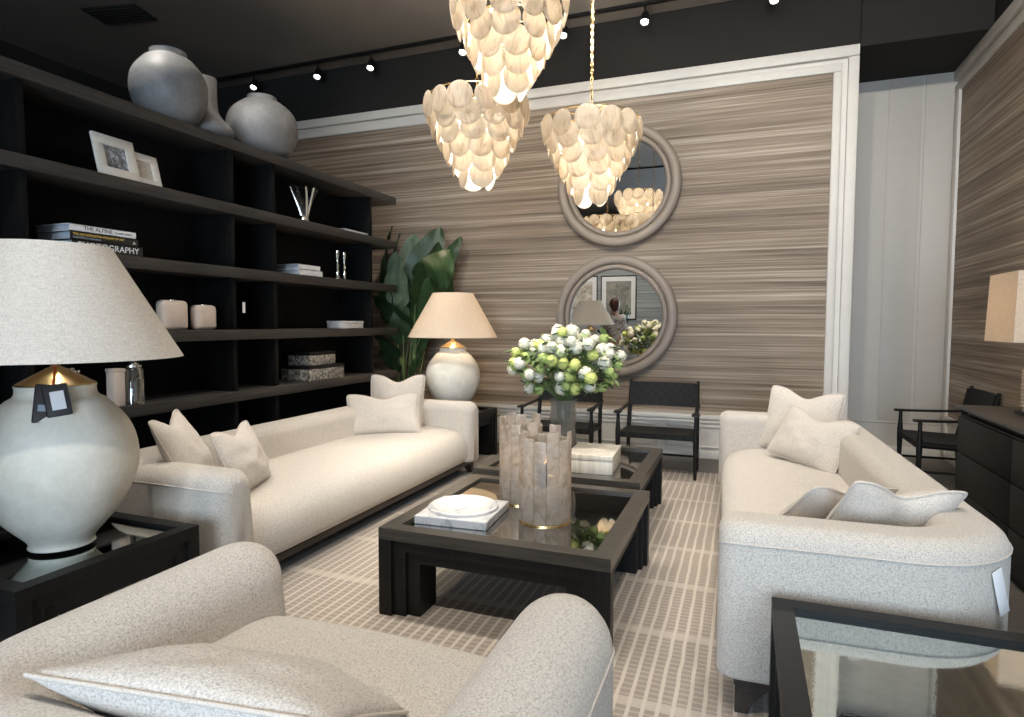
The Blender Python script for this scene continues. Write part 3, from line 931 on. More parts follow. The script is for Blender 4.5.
pillow('square cream pillow with dented top at the far end of the right sofa', (.53, .50), .15, .07, (.37, 4.95, zs + .0), R(-16), R(22), 7, R(5))
pillow('oblong cream pillow before the square one, far end of the right sofa', (.58, .39), .14, .05, (.35, 4.50, zs + .01), R(-44), R(30), 8, R(7))
pillow('square cream pillow slumped against the near arm of the right sofa', (.46, .42), .16, .06, (.46, 2.83, zs + .02), R(200), R(36), 9, R(-8))
pillow('oblong cream pillow slumped beyond the square one at the near end of the right sofa', (.48, .36), .13, .05, (.28, 3.04, zs + .02), R(214), R(44), 10, R(-8))
pillow('pale boucle pillow lying in the foreground armchair', (.72, .44), .17, .0, (-1.07, 1.20, zs + .02), R(188), R(60), 11, mat='boucle')

# ------------------------------------------------------------------ table lamps
def table_lamp(label, loc, rz, shade_mat):
    t = thing('table_lamp', label, 'lamp', loc, rz)
    body = [(0, 0)] + smooth_prof([(.115, 0), (.118, .03), (.20, .13), (.265, .26), (.278, .37), (.25, .48), (.18, .575), (.142, .605), (.135, .63), (.138, .648)], 7) + [(.12, .65), (0, .65)]
    obj('lamp_base', G().lathe(body, 64), M['ceramic'], t, smooth=60)
    obj('cap', G().lathe([(.136, .650), (.136, .654), (.03, .715), (.018, .72), (.016, .725), (.016, .78), (.0, .78)], 32), M['brass'], t, smooth=30)
    obj('stem', G().tube([(0, 0, .76), (0, 0, 1.16)], .006, 8), M['brass'], t)
    # shade: thin cone, open at both ends
    sh = G().lathe([(.455, .755), (.205, 1.20), (.203, 1.20), (.452, .755)], 72, closed=True)
    obj('lamp_shade', sh, shade_mat, t, smooth=30)
    sp = G()
    for k in range(3):
        a = 2 * PI * k / 3; sp.tube([(0, 0, 1.17), (.203 * math.cos(a), .203 * math.sin(a), 1.185)], .003, 6)
    sp.lathe([(.0, 1.16), (.012, 1.16), (.012, 1.18), (0, 1.19)], 12)
    obj('spider', sp, M['brass'], t)
    obj('bulb', G().lathe([(0, .83), (.014, .83), (.018, .87), (.032, .91), (.032, .93), (.02, .955), (0, .965)], 20), M['glass'] if shade_mat == M['shade'] else M['bulb'], t, smooth=60)
    return t
lampL = table_lamp('large round white ceramic lamp with wide unlit linen shade on the left end table', (-2.58, 1.655, .5), 0, M['shade'])
lampB = table_lamp('round white ceramic lamp with lit linen shade behind the far arm of the left sofa', (-2.78, 5.66, .5), 0, M['shade_lit'])
# hang tags on the near lamp neck
tt = obj('hang_tag', G().box((0, 0, -.07), (.092, .002, .15), .006), M['tag_dark'], lampL, loc=(.118, -.098, .655), rot=(R(-24), R(6), R(57)))
tt2 = obj('hang_tag', G().box((0, 0, -.06), (.080, .002, .128), .006), M['tag_dark'], lampL, loc=(.126, -.088, .656), rot=(R(-27), R(-8), R(57)))
obj('price_label', G().box((.002, -.002, -.062), (.044, .0012, .075)), M['paper_white'], tt2)['label'] = 'white price sticker'
obj('printed_code', G().box((-.018, -.002, -.088), (.026, .0012, .026)), M['paper_grey'], tt)
obj('tag_cord', G().tube([(.016, -.010, .73), (.06, -.045, .70), (.115, -.085, .664), (.122, -.092, .650)], .003, 6), M['red_cord'], lampL)

# lamp on the sideboard
t = thing('table_lamp', 'lit lamp with square linen shade and ribbed blush base on the black sideboard', 'lamp', (1.68, 4.56, .851))
obj('foot', G().box((0, 0, .012), (.20, .20, .024), .004), M['black_metal'], t)
g = G().lathe([(0, .024)] + smooth_prof([(.088, .024), (.092, .08), (.094, .24), (.085, .29), (.05, .315), (.035, .34)], 10) + [(.0, .345)], 48)
obj('lamp_base', g, M['pinkclay'], t, smooth=50)
g = G()
for k in range(11): g.lathe([(.094, .05 + k * .021), (.0985, .055 + k * .021), (.0985, .061 + k * .021), (.094, .066 + k * .021)], 36)
obj('ribs', g, M['pinkclay'], t, smooth=60)
obj('stem', G().tube([(0, 0, .34), (0, 0, .80)], .006, 8), M['brass'], t)
g = G(); q = .23; q2 = .218
for a, b, z0, z1 in ((q2, q, .445, .86),):
    vs = [(-q, -q, z0), (q, -q, z0), (q, q, z0), (-q, q, z0), (-q2, -q2, z1), (q2, -q2, z1), (q2, q2, z1), (-q2, q2, z1)]
    vi = [(x * .99, y * .99, z) for x, y, z in vs]
    fs = []
    for k in range(4):
        j = (k + 1) % 4
        fs += [(k, j, 4 + j, 4 + k), (8 + k, 8 + j, 12 + j, 12 + k), (k, j, 8 + j, 8 + k), (4 + k, 4 + j, 12 + j, 12 + k)]
    g.add(vs + vi, fs)
obj('lamp_shade', g, M['shade_lit'], t, smooth=0)
obj('bulb', G().lathe([(0, .55), (.014, .55), (.018, .58), (.032, .62), (.032, .64), (.02, .665), (0, .675)], 20), M['bulb'], t, smooth=60)

# ------------------------------------------------------------------ sideboard on the right wall
sb = thing('sideboard', 'long black plank fronted sideboard against the right wall behind the sofa', 'sideboard', (1.62, 3.62, 0))
obj('top', quadbox(-.25, .25, -1.4, 1.4, .83, .85, .003), M['black_oak_sheen'], sb)
obj('body', quadbox(-.22, .24, -1.37, 1.37, .0, .79, .003), M['black_oak_y'], sb)
obj('top_rail', quadbox(-.19, .22, -1.34, 1.34, .79, .83), M['black_metal'], sb)
for r in range(3):
    for q in range(3):
        y0 = -1.365 + q * .912
        obj('drawer_front', quadbox(-.238, -.221, y0, y0 + .906, .05 + r * .245, .05 + r * .245 + .238, .003), M['black_oak_y'], sb)

# ------------------------------------------------------------------ safari chairs
def safari_chair(label, loc, rz, group):
    """faces -Y"""
    t = thing('safari_chair', label, 'chair', loc, rz, group)
    w = .345
    for s in (-1, 1):
        obj('front_leg', G().lathe([(0, 0), (.014, 0), (.019, .20), (.024, .36), (.024, .42), (.017, .50), (.015, .585), (0, .585)], 16, Matrix.Translation((s * w, 0, 0))), M['chair_wood'], t, smooth=50)
        obj('rear_leg', G().tube([(s * (w - .015), .47, 0), (s * (w - .02), .45, .38), (s * (w - .025), .50, .62), (s * (w - .025), .545, .845)], [.014, .021, .02, .014], 12), M['chair_wood'], t, smooth=50)
        # paddle arm
        secs = []
        for k in range(11):
            u = k / 10; y = -.05 + u * .565; hw = .018 + .022 * math.exp(-((u - .06) / .16) ** 2); z = .592 + .02 * u ** 2
            secs.append([Vector((s * (w - .012 * u) + a * hw, y, z + b)) for a, b in ((-1, 0), (-.7, -.010), (.7, -.010), (1, 0), (.8, .010), (-.8, .010))])
        obj('arm', G().sections(secs), M['chair_wood'], t, smooth=60)
    g = G()
    g.tube([(-w, 0, .375), (w, 0, .375)], .017, 10); g.tube([(-w + .01, .45, .36), (w - .01, .45, .36)], .016, 10)
    for s in (-1, 1): g.tube([(s * w, 0, .385), (s * (w - .015), .45, .36)], .016, 10)
    obj('seat_frame', g, M['chair_wood'], t, smooth=60)
    g = G()
    g.tube([(-w + .01, .455, .13), (w - .01, .455, .13)], .011, 8)
    for s in (-1, 1): g.tube([(s * w, 0, .16), (s * (w - .012), .46, .16)], .011, 8)
    obj('stretcher', g, M['chair_wood'], t, smooth=60)
    def slab(nx, ny, f, th):
        top = [[f(i / nx, j / ny) for j in range(ny + 1)] for i in range(nx + 1)]
        vs = [p for r_ in top for p in r_] + [p - th for r_ in top for p in r_]
        k = (nx + 1) * (ny + 1); fs = []
        I = lambda i, j: i * (ny + 1) + j
        for i in range(nx):
            for j in range(ny):
                fs += [(I(i, j), I(i + 1, j), I(i + 1, j + 1), I(i, j + 1)), (k + I(i, j), k + I(i, j + 1), k + I(i + 1, j + 1), k + I(i + 1, j))]
        for i in range(nx):
            fs += [(I(i, 0), I(i + 1, 0), k + I(i + 1, 0), k + I(i, 0)), (I(i, ny), I(i + 1, ny), k + I(i + 1, ny), k + I(i, ny))]
        for j in range(ny):
            fs += [(I(0, j), I(0, j + 1), k + I(0, j + 1), k + I(0, j)), (I(nx, j), I(nx, j + 1), k + I(nx, j + 1), k + I(nx, j))]
        return G().add(vs, fs)
    obj('seat', slab(12, 8, lambda u, v: Vector(((u * 2 - 1) * (w - .012), -.022 + v * .49, .412 - .02 * math.sin(PI * u) * math.sin(PI * v) - .018 * v)), Vector((0, 0, .052))), M['leather'], t, smooth=40)
    obj('backrest', slab(12, 6, lambda u, v: Vector(((u * 2 - 1) * (w - .022), .492 + v * .045 + .03 * math.sin(PI * u), .60 + v * .225)), Vector((0, .028, 0))), M['leather'], t, smooth=40)
    return t
sc1 = safari_chair('black wooden chair with woven leather seat, right one against the papered back wall', (-.725, 5.61, 0), R(0), 'black safari chairs')
dup(sc1, 'black wooden chair with woven leather seat, mostly hidden behind the flower vase', (-1.665, 5.61, 0), R(0), group='black safari chairs')
dup(sc1, 'black wooden chair with woven leather seat, beyond the sideboard by the right wall', (1.40, 6.35, 0), R(-90), group='black safari chairs')

# ------------------------------------------------------------------ coffee-table objects
zt = .0125 + .42 - .014 + .0005      # mirror level
# marble dish: square block with a shallow round bowl
def dish():
    t = thing('marble_dish', 'square white marble dish with a round hollow on the nearer coffee table', 'dish', (-1.315, 2.795, zt), R(4))
    w = .185; n = 64; h = .052
    sq = []
    for k in range(n):
        a = 2 * PI * k / n
        c, s = math.cos(a), math.sin(a); q = 1 / max(abs(c), abs(s)); sq.append((w * c * q, w * s * q))
    g = G()
    rings = []
    rings.append([Vector((x * .985, y * .985, 0)) for x, y in sq])
    rings.append([Vector((x, y, .004)) for x, y in sq])
    rings.append([Vector((x, y, h - .014)) for x, y in sq])
    rings.append([Vector((x * .985, y * .985, h - .010)) for x, y in sq])
    for r, z in ((.178, h - .008), (.176, h + .006), (.168, h + .010), (.160, h + .006), (.145, h - .010), (.11, h - .022), (.05, h - .027), (.004, h - .028)):
        rings.append([Vector((r * math.cos(2 * PI * k / n), r * math.sin(2 * PI * k / n), z)) for k in range(n)])
    g.sections(rings)
    obj('dish_block', g, M['marble'], t, smooth=30)
dish()

def hurricane(label, loc, r, h, seed):
    random.seed(seed)
    t = thing('hurricane_lantern', label, 'candle lantern', loc)
    obj('glass_cylinder', G().lathe([(r - .012, .006), (r - .012, h * .86), (r - .016, h * .86), (r - .016, .010), (0, .010), (0, .006)], 40), M['glass'], t, smooth=60)
    obj('base_ring', G().lathe([(0, 0), (r + .004, 0), (r + .004, .006), (r - .004, .007), (0, .006)], 48), M['brass'], t, smooth=40)
    n = 13
    for k in range(n):
        a = 2 * PI * k / n
        w = 2 * r * math.sin(PI / n) * random.uniform(.96, 1.05)
        hh = h * (random.uniform(.84, 1.0))
        m = Matrix.Rotation(a, 4, 'Z') @ Matrix.Translation((r, 0, 0))
        g = G().box((0, 0, .008 + hh / 2), (.008, w, hh), .0025, m)
        # rough broken top: shift the top corners a little
        top = .008 + hh - .01
        dz = [random.uniform(-.012, .004) for _ in range(4)]
        for i, v in enumerate(g.v):
            if v.z > top: v.z += dz[i % 2]
        obj('stone_slat', g, M['slat'], t, smooth=30)
    return t
HA = (-.915, 2.895, zt); HB = (-1.14, 3.165, zt)
hurricane('lantern of pale stone slats on the nearer coffee table, the front one of two', HA, .125, .47, 21)
hurricane('lantern of pale stone slats on the nearer coffee table, the one behind on the left', HB, .112, .47, 22)
for nm, L_, hh in (('candle standing inside the front stone lantern', HA, .21), ('candle standing inside the rear stone lantern', HB, .21)):
    t = thing('pillar_candle', nm, 'candle', (L_[0], L_[1], zt + .011))
    obj('wax', G().lathe([(0, 0), (.045, 0), (.045, hh - .008), (.04, hh), (.02, hh - .006), (0, hh - .008)], 28), M['bloom_white'], t, smooth=50)
    obj('wick', G().tube([(0, 0, hh - .01), (.001, 0, hh + .012)], .0015, 6), M['ink'], t)
    obj('flame', G().lathe([(0, hh + .006), (.009, hh + .018), (.012, hh + .032), (.006, hh + .056), (0, hh + .074)], 14), M['flame'], t, smooth=80)
obj('swing_tag', G().box((0, 0, -.06), (.05, .002, .115), .004), M['tag_dark'], bpy.data.objects['hurricane_lantern'], loc=(.02, -.108, .31), rot=(0, 0, R(14)))

lidded_box('bone_box', (-.935, 4.08, zt), (.30, .40, .125), .035, M['bone'], M['bone'], 'pale bone veneered lidded box on the rear coffee table', rz=R(3))

# ------------------------------------------------------------------ vase and flowers
VX, VY = -1.20, 4.22
vz = zt
t = thing('glass_vase', 'tall smoky ribbed glass vase holding the snowball flowers', 'vase', (VX, VY, vz))
pr = smooth_prof([(.085, 0), (.09, .05), (.098, .16), (.088, .24), (.098, .30), (.09, .40), (.105, .44)], 6)
obj('vase_body', G().lathe([(0, 0)] + pr + [(.10, .44)] + [(max(r - .006, 0), max(z, .012)) for r, z in reversed(pr)] + [(0, .012)], 40), M['vase_glass'], t, smooth=60)
obj('water', G().lathe([(0, .014), (.082, .014), (.09, .16), (.082, .24), (.09, .28), (0, .28)], 32), M['smoke_glass'], t, smooth=60)

def bloom_mesh(name, mat, seed, rad=.043):
    random.seed(seed)
    g = G()
    bm = bmesh.new(); bmesh.ops.create_icosphere(bm, subdivisions=2, radius=rad * .86); g.bm(bm)
    N = 64
    for i in range(N):
        z = 1 - 2 * (i + .5) / N; ph = i * 2.39996
        d = Vector((math.sqrt(1 - z * z) * math.cos(ph), math.sqrt(1 - z * z) * math.sin(ph), z))
        d = (d + Vector((random.uniform(-.08, .08), random.uniform(-.08, .08), random.uniform(-.08, .08)))).normalized()
        q = d.to_track_quat('Z', 'Y').to_matrix().to_4x4()
        rr = rad * random.uniform(.90, 1.06)
        m = Matrix.Translation(d * rr) @ q @ Matrix.Rotation(random.random() * 6, 4, 'Z')
        vs = [(0, 0, -.002)]; fs = []
        p = .0105 * rad / .043
        for k in range(5):
            a = 2 * PI * k / 5
            o = len(vs)
            vs += [(p * .55 * math.cos(a - .5), p * .55 * math.sin(a - .5), .001), (p * math.cos(a - .28), p * math.sin(a - .28), .002), (p * math.cos(a + .28), p * math.sin(a + .28), .002), (p * .55 * math.cos(a + .5), p * .55 * math.sin(a + .5), .001)]
            fs += [(0, o, o + 1, o + 2), (0, o + 2, o + 3)]
        g.add(vs, fs, m)
    return g.mesh(name, mat, 180)
def leaf_mesh(name, mat, L, W, fold=.25, droop=.25, n=8, lobes=0.0):
    vs = []; fs = []
    for i in range(n + 1):
        u = i / n
        hw = W / 2 * (math.sin(PI * min(1, u ** .8)) ** .75) * (1 - .25 * u)
        if lobes: hw *= 1 + lobes * math.sin(u * 40)
        if i in (0, n): hw = .0015
        z = -droop * L * u * u
        for k in (-1, -.5, 0, .5, 1):
            vs.append((k * hw, u * L, z + abs(k) * hw * fold))
    for i in range(n):
        for k in range(4):
            fs.append((i * 5 + k, i * 5 + k + 1, (i + 1) * 5 + k + 1, (i + 1) * 5 + k))
    # give the blade a little thickness
    m = len(vs)
    vs2 = [(x, y, z - .0012) for x, y, z in vs]
    fs2 = [tuple(m + i for i in reversed(f)) for f in fs]
    g = G(); g.add(vs + vs2, fs + fs2)
    return g.mesh(name, mat, 180)
BL = {'white': [bloom_mesh('flower_head', M['bloom_white'], 31, .042), bloom_mesh('flower_head', M['bloom_white'], 32, .035)],
      'lime': [bloom_mesh('flower_head', M['bloom_lime'], 33, .036), bloom_mesh('flower_head', M['bloom_green'], 34, .031)]}
LEAVES = [leaf_mesh('leaf', M['leaf_small'], .10, .064, .3, .3, lobes=.08), leaf_mesh('leaf', M['leaf_small'], .085, .058, .2, .15, lobes=.08)]
random.seed(77)
CE = Vector((VX + .02, VY, vz + .67))
pts = []
tries = 0
while len(pts) < 92 and tries < 20000:
    tries += 1
    # a dome that flares from the neck of the vase
    a = random.random() * 2 * PI; el = math.asin(random.uniform(-.75, 1.0)); rr = random.uniform(.74, 1.0)
    d = Vector((math.cos(el) * math.cos(a) * .40, math.cos(el) * math.sin(a) * .36, math.sin(el) * (.285 if el > 0 else .27)))
    p = CE + d * rr
    # thin out the underside next to the neck
    rad = math.hypot(p.x - VX, p.y - VY)
    if p.z < vz + .45 + .08 * (rad / .4): continue
    if rad > .13 + (p.z - vz - .42) * 1.45: continue
    if all((p - q).length > .060 for q in pts): pts.append(p)
lab = {'white': 'white snowball bloom on a leafy stem in the smoky glass vase', 'lime': 'lime green snowball bloom on a leafy stem in the smoky glass vase'}
for i, p in enumerate(pts):
    kind = 'white' if (random.random() < .40 + .26 * ((p.z - CE.z) / .25)) else 'lime'
    t = thing('flower_stem', lab[kind], 'flower', (VX + random.uniform(-.03, .03), VY + random.uniform(-.03, .03), vz + .02), 0, kind + ' snowball flowers in the vase')
    q = p - t.location
    h = obj('flower_head', random.choice(BL[kind]), parent=t, loc=q, rot=(random.random() * 6, random.random() * 6, random.random() * 6))
    s_ = random.uniform(.95, 1.22); h.scale = (s_, s_, s_ * .94)
    nk = Vector((q.x * .10, q.y * .10, .43))
    mid = nk.lerp(q, .5) + Vector((0, 0, .03))
    obj('stalk', G().tube([(0, 0, 0), nk * .5 + Vector((0, 0, 0)), nk, mid, q], [.003, .003, .003, .0028, .002], 5), M['stalk'], t, smooth=60)
    out = Vector((q.x, q.y, 0)); out = out.normalized() if out.length > .02 else Vector((1, 0, 0))
    for k in range(4):
        base = nk.lerp(q, random.uniform(.72, 1.02)) + Vector((0, 0, .01))
        dirn = (out * random.uniform(.2, 1) + Vector((random.uniform(-1, 1), random.uniform(-1, 1), random.uniform(-.3, .7)))).normalized()
        e = dirn.to_track_quat('Y', 'Z').to_euler()
        obj('leaf', random.choice(LEAVES), parent=t, loc=base, rot=e)

# ------------------------------------------------------------------ big-leaved plant in the corner
def paddle(g, base, tip, W, side, curl=.10, n=14, fold=.22):
    base = Vector(base); tip = Vector(tip); ax = (tip - base); L = ax.length; ax.normalize()
    side = Vector(side); side = (side - ax * side.dot(ax)).normalized(); nrm = side.cross(ax)
    vs = []; fs = []
    for i in range(n + 1):
        u = i / n
        hw = W / 2 * (math.sin(PI * u ** .72) ** .62 if 0 < u < 1 else 0) * (1 - .18 * u)
        hw = max(hw, .003)
        c = base + ax * (L * u) - nrm * (curl * L * (u * u - u * .3))
        for k in (-1, -.66, -.33, 0, .33, .66, 1):
            vs.append(c + side * (k * hw) + nrm * (abs(k) * hw * fold + .012 * math.sin(u * 19 + k * 2) * abs(k)))
    for i in range(n):
        for k in range(6):
            fs.append((i * 7 + k, i * 7 + k + 1, (i + 1) * 7 + k + 1, (i + 1) * 7 + k))
    m = len(vs)
    g.add(vs + [v - nrm * .002 for v in vs], fs + [tuple(m + i for i in reversed(f)) for f in fs])
def big_plant(loc, leaves, label):
    t = thing('leafy_plant', label, 'plant', loc)
    obj('planter', G().lathe([(0, 0), (.16, 0), (.20, .36), (.205, .40), (.185, .40), (.18, .34), (0, .34)], 40), M['pot'], t, smooth=40)
    for (bx, by, bz, tx, ty, tz, W, sx, sy, sz, pale) in leaves:
        g = G(); paddle(g, (bx, by, bz), (tx, ty, tz), W, (sx, sy, sz))
        lf = obj('leaf', g, M['leaf_pale'] if pale else M['leaf'], t, smooth=180)
        r0 = Vector((random.uniform(-.07, .07), random.uniform(-.05, .05), .33))
        b = Vector((bx, by, bz)); mid = Vector((r0.x * .6 + b.x * .4, r0.y * .6 + b.y * .4, b.z * .55 + .12))
        P_ = [r0.lerp(mid, s / 5).lerp(mid.lerp(b, s / 5), s / 5) for s in range(6)]
        obj('leaf_stem', G().tube(P_, [.014, .013, .011, .010, .009, .008], 7), M['stalk'], lf, smooth=60)
    return t
random.seed(5)
PX, PY = -3.62, 6.14
LV = []
def lf(b, tp, W, side, pale=0, yb=0.0, yt=0.0): LV.append((b[0] - PX, yb, b[1], tp[0] - PX, yt, tp[1] + .04, W * 1.35, *side, pale))
lf((-3.83, 1.80), (-3.80, 2.40), .16, (.6, -1, 0), 0, .05, .12)
lf((-3.98, 1.62), (-3.95, 2.50), .20, (.8, -.8, 0), 0, .12, .16)
lf((-3.55, 1.72), (-3.64, 2.41), .34, (1, .25, 0), 1, .10, .20)
lf((-3.50, 1.78), (-3.22, 2.44), .33, (1, .35, 0), 0, .02, .10)
lf((-3.42, 1.60), (-3.10, 2.22), .30, (.6, .9, .3), 0, -.12, -.10)
lf((-3.36, 1.80), (-2.93, 2.12), .34, (.35, .6, -.8), 0, -.05, -.22)
lf((-3.56, 1.55), (-3.66, 2.16), .30, (1, -.3, 0), 1, -.15, -.20)
lf((-3.25, 2.0), (-3.03, 2.34), .13, (.8, .5, 0), 0, .18, .26)
lf((-3.38, 1.30), (-3.24, 1.86), .30, (1, -.35, .2), 0, -.05, -.18)
lf((-3.45, 1.34), (-3.92, 1.66), .20, (.35, -.5, .8), 0, -.12, -.26)
lf((-3.66, 1.16), (-3.50, 1.62), .20, (1, .2, .1), 0, -.10, -.22)
lf((-3.60, 1.02), (-3.96, 1.28), .16, (.4, -.5, .8), 0, -.12, -.2)
lf((-3.48, 1.05), (-3.18, 1.34), .18, (.6, -.5, -.5), 0, .0, -.12)
lf((-3.70, 1.25), (-4.0, 1.95), .22, (.8, -.7, 0), 0, .1, .2)
lf((-3.75, 1.35), (-3.86, 2.0), .24, (1, -.5, 0), 0, -.05, -.12)
lf((-3.30, 1.45), (-3.04, 1.95), .26, (.5, .8, .2), 0, .05, .0)
lf((-3.62, .85), (-3.86, 1.05), .14, (.4, -.5, .8), 0, -.08, -.2)
lf((-3.52, .80), (-3.3, 1.0), .14, (.4, -.5, -.8), 0, -.08, -.2)
plant = big_plant((PX, PY, 0), LV, 'tall green plant with big paddle leaves in the corner beyond the bookshelf')

# ------------------------------------------------------------------ round mirrors
def round_mirror(label, loc, rot):
    t = thing('round_mirror', label, 'mirror', loc, 0, 'round wall mirrors', rot=rot)
    rx = Matrix.Rotation(R(90), 4, 'X')      # lathe axis Z -> -Y (faces the room)
    pr = []
    for k in range(13):
        a = PI - PI * k / 12; pr.append((.600 + .050 * math.cos(a), .045 + .04 * math.sin(a)))
    pi = []
    for k in range(13):
        a = PI - PI * k / 12; pi.append((.523 + .030 * math.cos(a), .028 + .034 * math.sin(a)))
    prof = [(.49, .0)] + pi + pr + [(.65, 0)]
    obj('frame', G().lathe(prof, 96, rx, closed=True), M['taupe_lacquer'], t, smooth=50)
    obj('mirror_glass', G().lathe([(0, .012), (.498, .012), (.498, .006), (0, .006)], 96, rx, closed=False), M['mirror'], t, smooth=20)
    return t
round_mirror('upper of the two round taupe framed mirrors on the papered wall', (-1.285, YB - .03, 2.862), (R(-.2), 0, R(1.6)))
round_mirror('lower of the two round taupe framed mirrors on the papered wall', (-1.30, YB - .03, 1.478), (R(.75), 0, R(.95)))

# ------------------------------------------------------------------ chandeliers
def chandelier(label, loc):
    """loc: top ring centre"""
    t = thing('shell_chandelier', label, 'chandelier', loc, 0, 'shell chandeliers')
    dm = G().lathe([(0, .004), (.062, .0035), (.087, .001), (.089, -.001), (.084, -.003), (0, -.004)], 26, Matrix.Rotation(R(90), 4, 'X'))
    me = dm.mesh('shell_disc', M['shell'], 60)
    tiers = [(.355, -.086, 13), (.318, -.177, 12), (.270, -.268, 10), (.220, -.359, 9), (.162, -.450, 7), (.100, -.536, 4)]
    g = G()
    for r, z, n in tiers:
        g.tube([((r - .012) * math.cos(2 * PI * k / 32), (r - .012) * math.sin(2 * PI * k / 32), z + .082) for k in range(32)], .004, 6, closed=True)
    for k in range(6):
        a = 2 * PI * k / 6
        g.tube([((r - .012) * math.cos(a), (r - .012) * math.sin(a), z + .082) for r, z, n in tiers], .0035, 6)
        g.tube([(.343 * math.cos(a), .343 * math.sin(a), -.004), (0, 0, .035)], .004, 6)
    g.tube([(0, 0, .04), (0, 0, -.46)], .006, 8)
    obj('frame', g, M['brass'], t, smooth=60)
    for ti, (r, z, n) in enumerate(tiers):
        for k in range(n):
            a = 2 * PI * (k + .5 * (ti % 2)) / n + random.uniform(-.04, .04)
            o = obj('shell_disc', me, parent=t, loc=(r * math.cos(a), r * math.sin(a), z + random.uniform(-.006, .006)))
            o.rotation_euler = (Matrix.Rotation(a + PI / 2 + random.uniform(-.12, .12), 4, 'Z') @ Matrix.Rotation(random.uniform(-.02, .14), 4, 'X') @ Matrix.Rotation(random.choice((0, PI)) + random.uniform(-.5, .5), 4, 'Y')).to_euler()
    for k, (x, y, z) in enumerate(((.14, 0, -.16), (-.07, .12, -.16), (-.07, -.12, -.16), (.05, .03, -.32), (-.05, -.03, -.32), (0, 0, -.45))):
        obj('bulb', G().lathe([(0, .03), (.008, .03), (.009, .015), (.016, -.005), (.016, -.02), (.006, -.04), (0, -.045)], 14, Matrix.Translation((x, y, z))), M['bulb'], t, smooth=60)
    # chain and canopy
    top = ZC - loc[2]
    g = G(); z = .04; k = 0
    while z < top - .05:
        h = .034
        pts_ = []
        for q in range(12):
            a = 2 * PI * q / 12
            u, w_ = .010 * math.cos(a), (h / 2) * math.sin(a)
            pts_.append((u, 0, z + h / 2 + w_) if k % 2 else (0, u, z + h / 2 + w_))
        g.tube(pts_, .0028, 5, closed=True); z += h - .007; k += 1
    obj('chain', g, M['brass'], t, smooth=60)
    obj('canopy', G().lathe([(0, top - .05), (.02, top - .05), (.06, top - .02), (.065, top - .001), (0, top - .001)], 28), M['brass'], t, smooth=40)
    for (x, y, z, e) in ((0, 0, -.22, .8), (0, 0, -.38, 1.0)):
        ld = bpy.data.lights.new('chandelier_glow', 'POINT'); ld.energy = CH_W * e; ld.color = (1.0, .92, .78); ld.shadow_soft_size = .05
        lo = bpy.data.objects.new('chandelier_glow', ld); C.objects.link(lo); lo.parent = t; lo.location = (x, y, z)
    return t
CH_W = 85.0
random.seed(12)
chandelier('shell disc chandelier hanging highest, cut off by the top of the picture', (-1.387, 3.61, 3.40))
chandelier('shell disc chandelier hanging lower left, over the flowers and left of the others', (-1.793, 4.04, 2.966))
chandelier('shell disc chandelier on the right, in front of the upper round mirror', (-1.09, 4.531, 2.89))

# ------------------------------------------------------------------ track spotlights
def spotlight(loc, target, W, label, group, angle=70, seen=True):
    t = thing('track_spotlight', label, 'spotlight', loc, 0, group)
    d = (Vector(target) - Vector(loc)).normalized()
    m = d.to_track_quat('-Z', 'Y').to_matrix().to_4x4()
    obj('bracket', G().tube([(0, 0, .13), (0, 0, .02)], .012, 10), M['black_metal'], t)
    obj('can', G().lathe([(0, .06), (.035, .06), (.042, .04), (.042, -.055), (.038, -.055), (.038, -.02), (0, -.02)], 24, m), M['black_metal'], t, smooth=40)
    obj('lens', G().lathe([(0, -.022), (.036, -.022), (.030, -.034), (0, -.040)], 24, m), M['spot_lens'], t, smooth=60)
    ld = bpy.data.lights.new('spot_beam', 'SPOT'); ld.energy = W; ld.color = (1.0, .94, .85); ld.spot_size = R(angle); ld.spot_blend = .7; ld.shadow_soft_size = .05
    lo = bpy.data.objects.new('spot_beam', ld); C.objects.link(lo); lo.parent = t
    lo.matrix_local = m @ Matrix.Translation((0, 0, -.06))
    return t
SW = 200
row = [(-5.95, 'far left one, just above the round clay vase'), (-4.96, 'brighter left one near the bookshelf end'), (-4.20, 'second from the bookshelf end'),
       (-3.0, 'beside the left chandelier'), (-1.84, 'between the highest and right chandeliers'), (-1.0, 'bright one right of the long chain'), (.19, 'near the top edge right of centre'), (1.25, 'rightmost one above the recess')]
g = quadbox(-7.5, 1.8, 6.36, 6.40, ZC - .03, ZC - .001)
tag(obj('light_track', g, M['black_metal']), 'long black ceiling track carrying the spotlights along the back wall', 'track')
for x, w_ in row:
    tx = x * .92 - .1
    tgt = (x * .9 - .1, 4.2, 0) if x < 1 else (.9, 4.2, 0)
    spotlight((x, 6.38, ZC - .16), tgt, SW * .5, 'black ceiling track spotlight, ' + w_, 'back wall track spotlights', 62)
tag(obj('light_track', quadbox(-7.5, 1.8, 2.58, 2.62, ZC - .03, ZC - .001), M['black_metal']), 'black ceiling track over the seating group, above the picture edge', 'track')
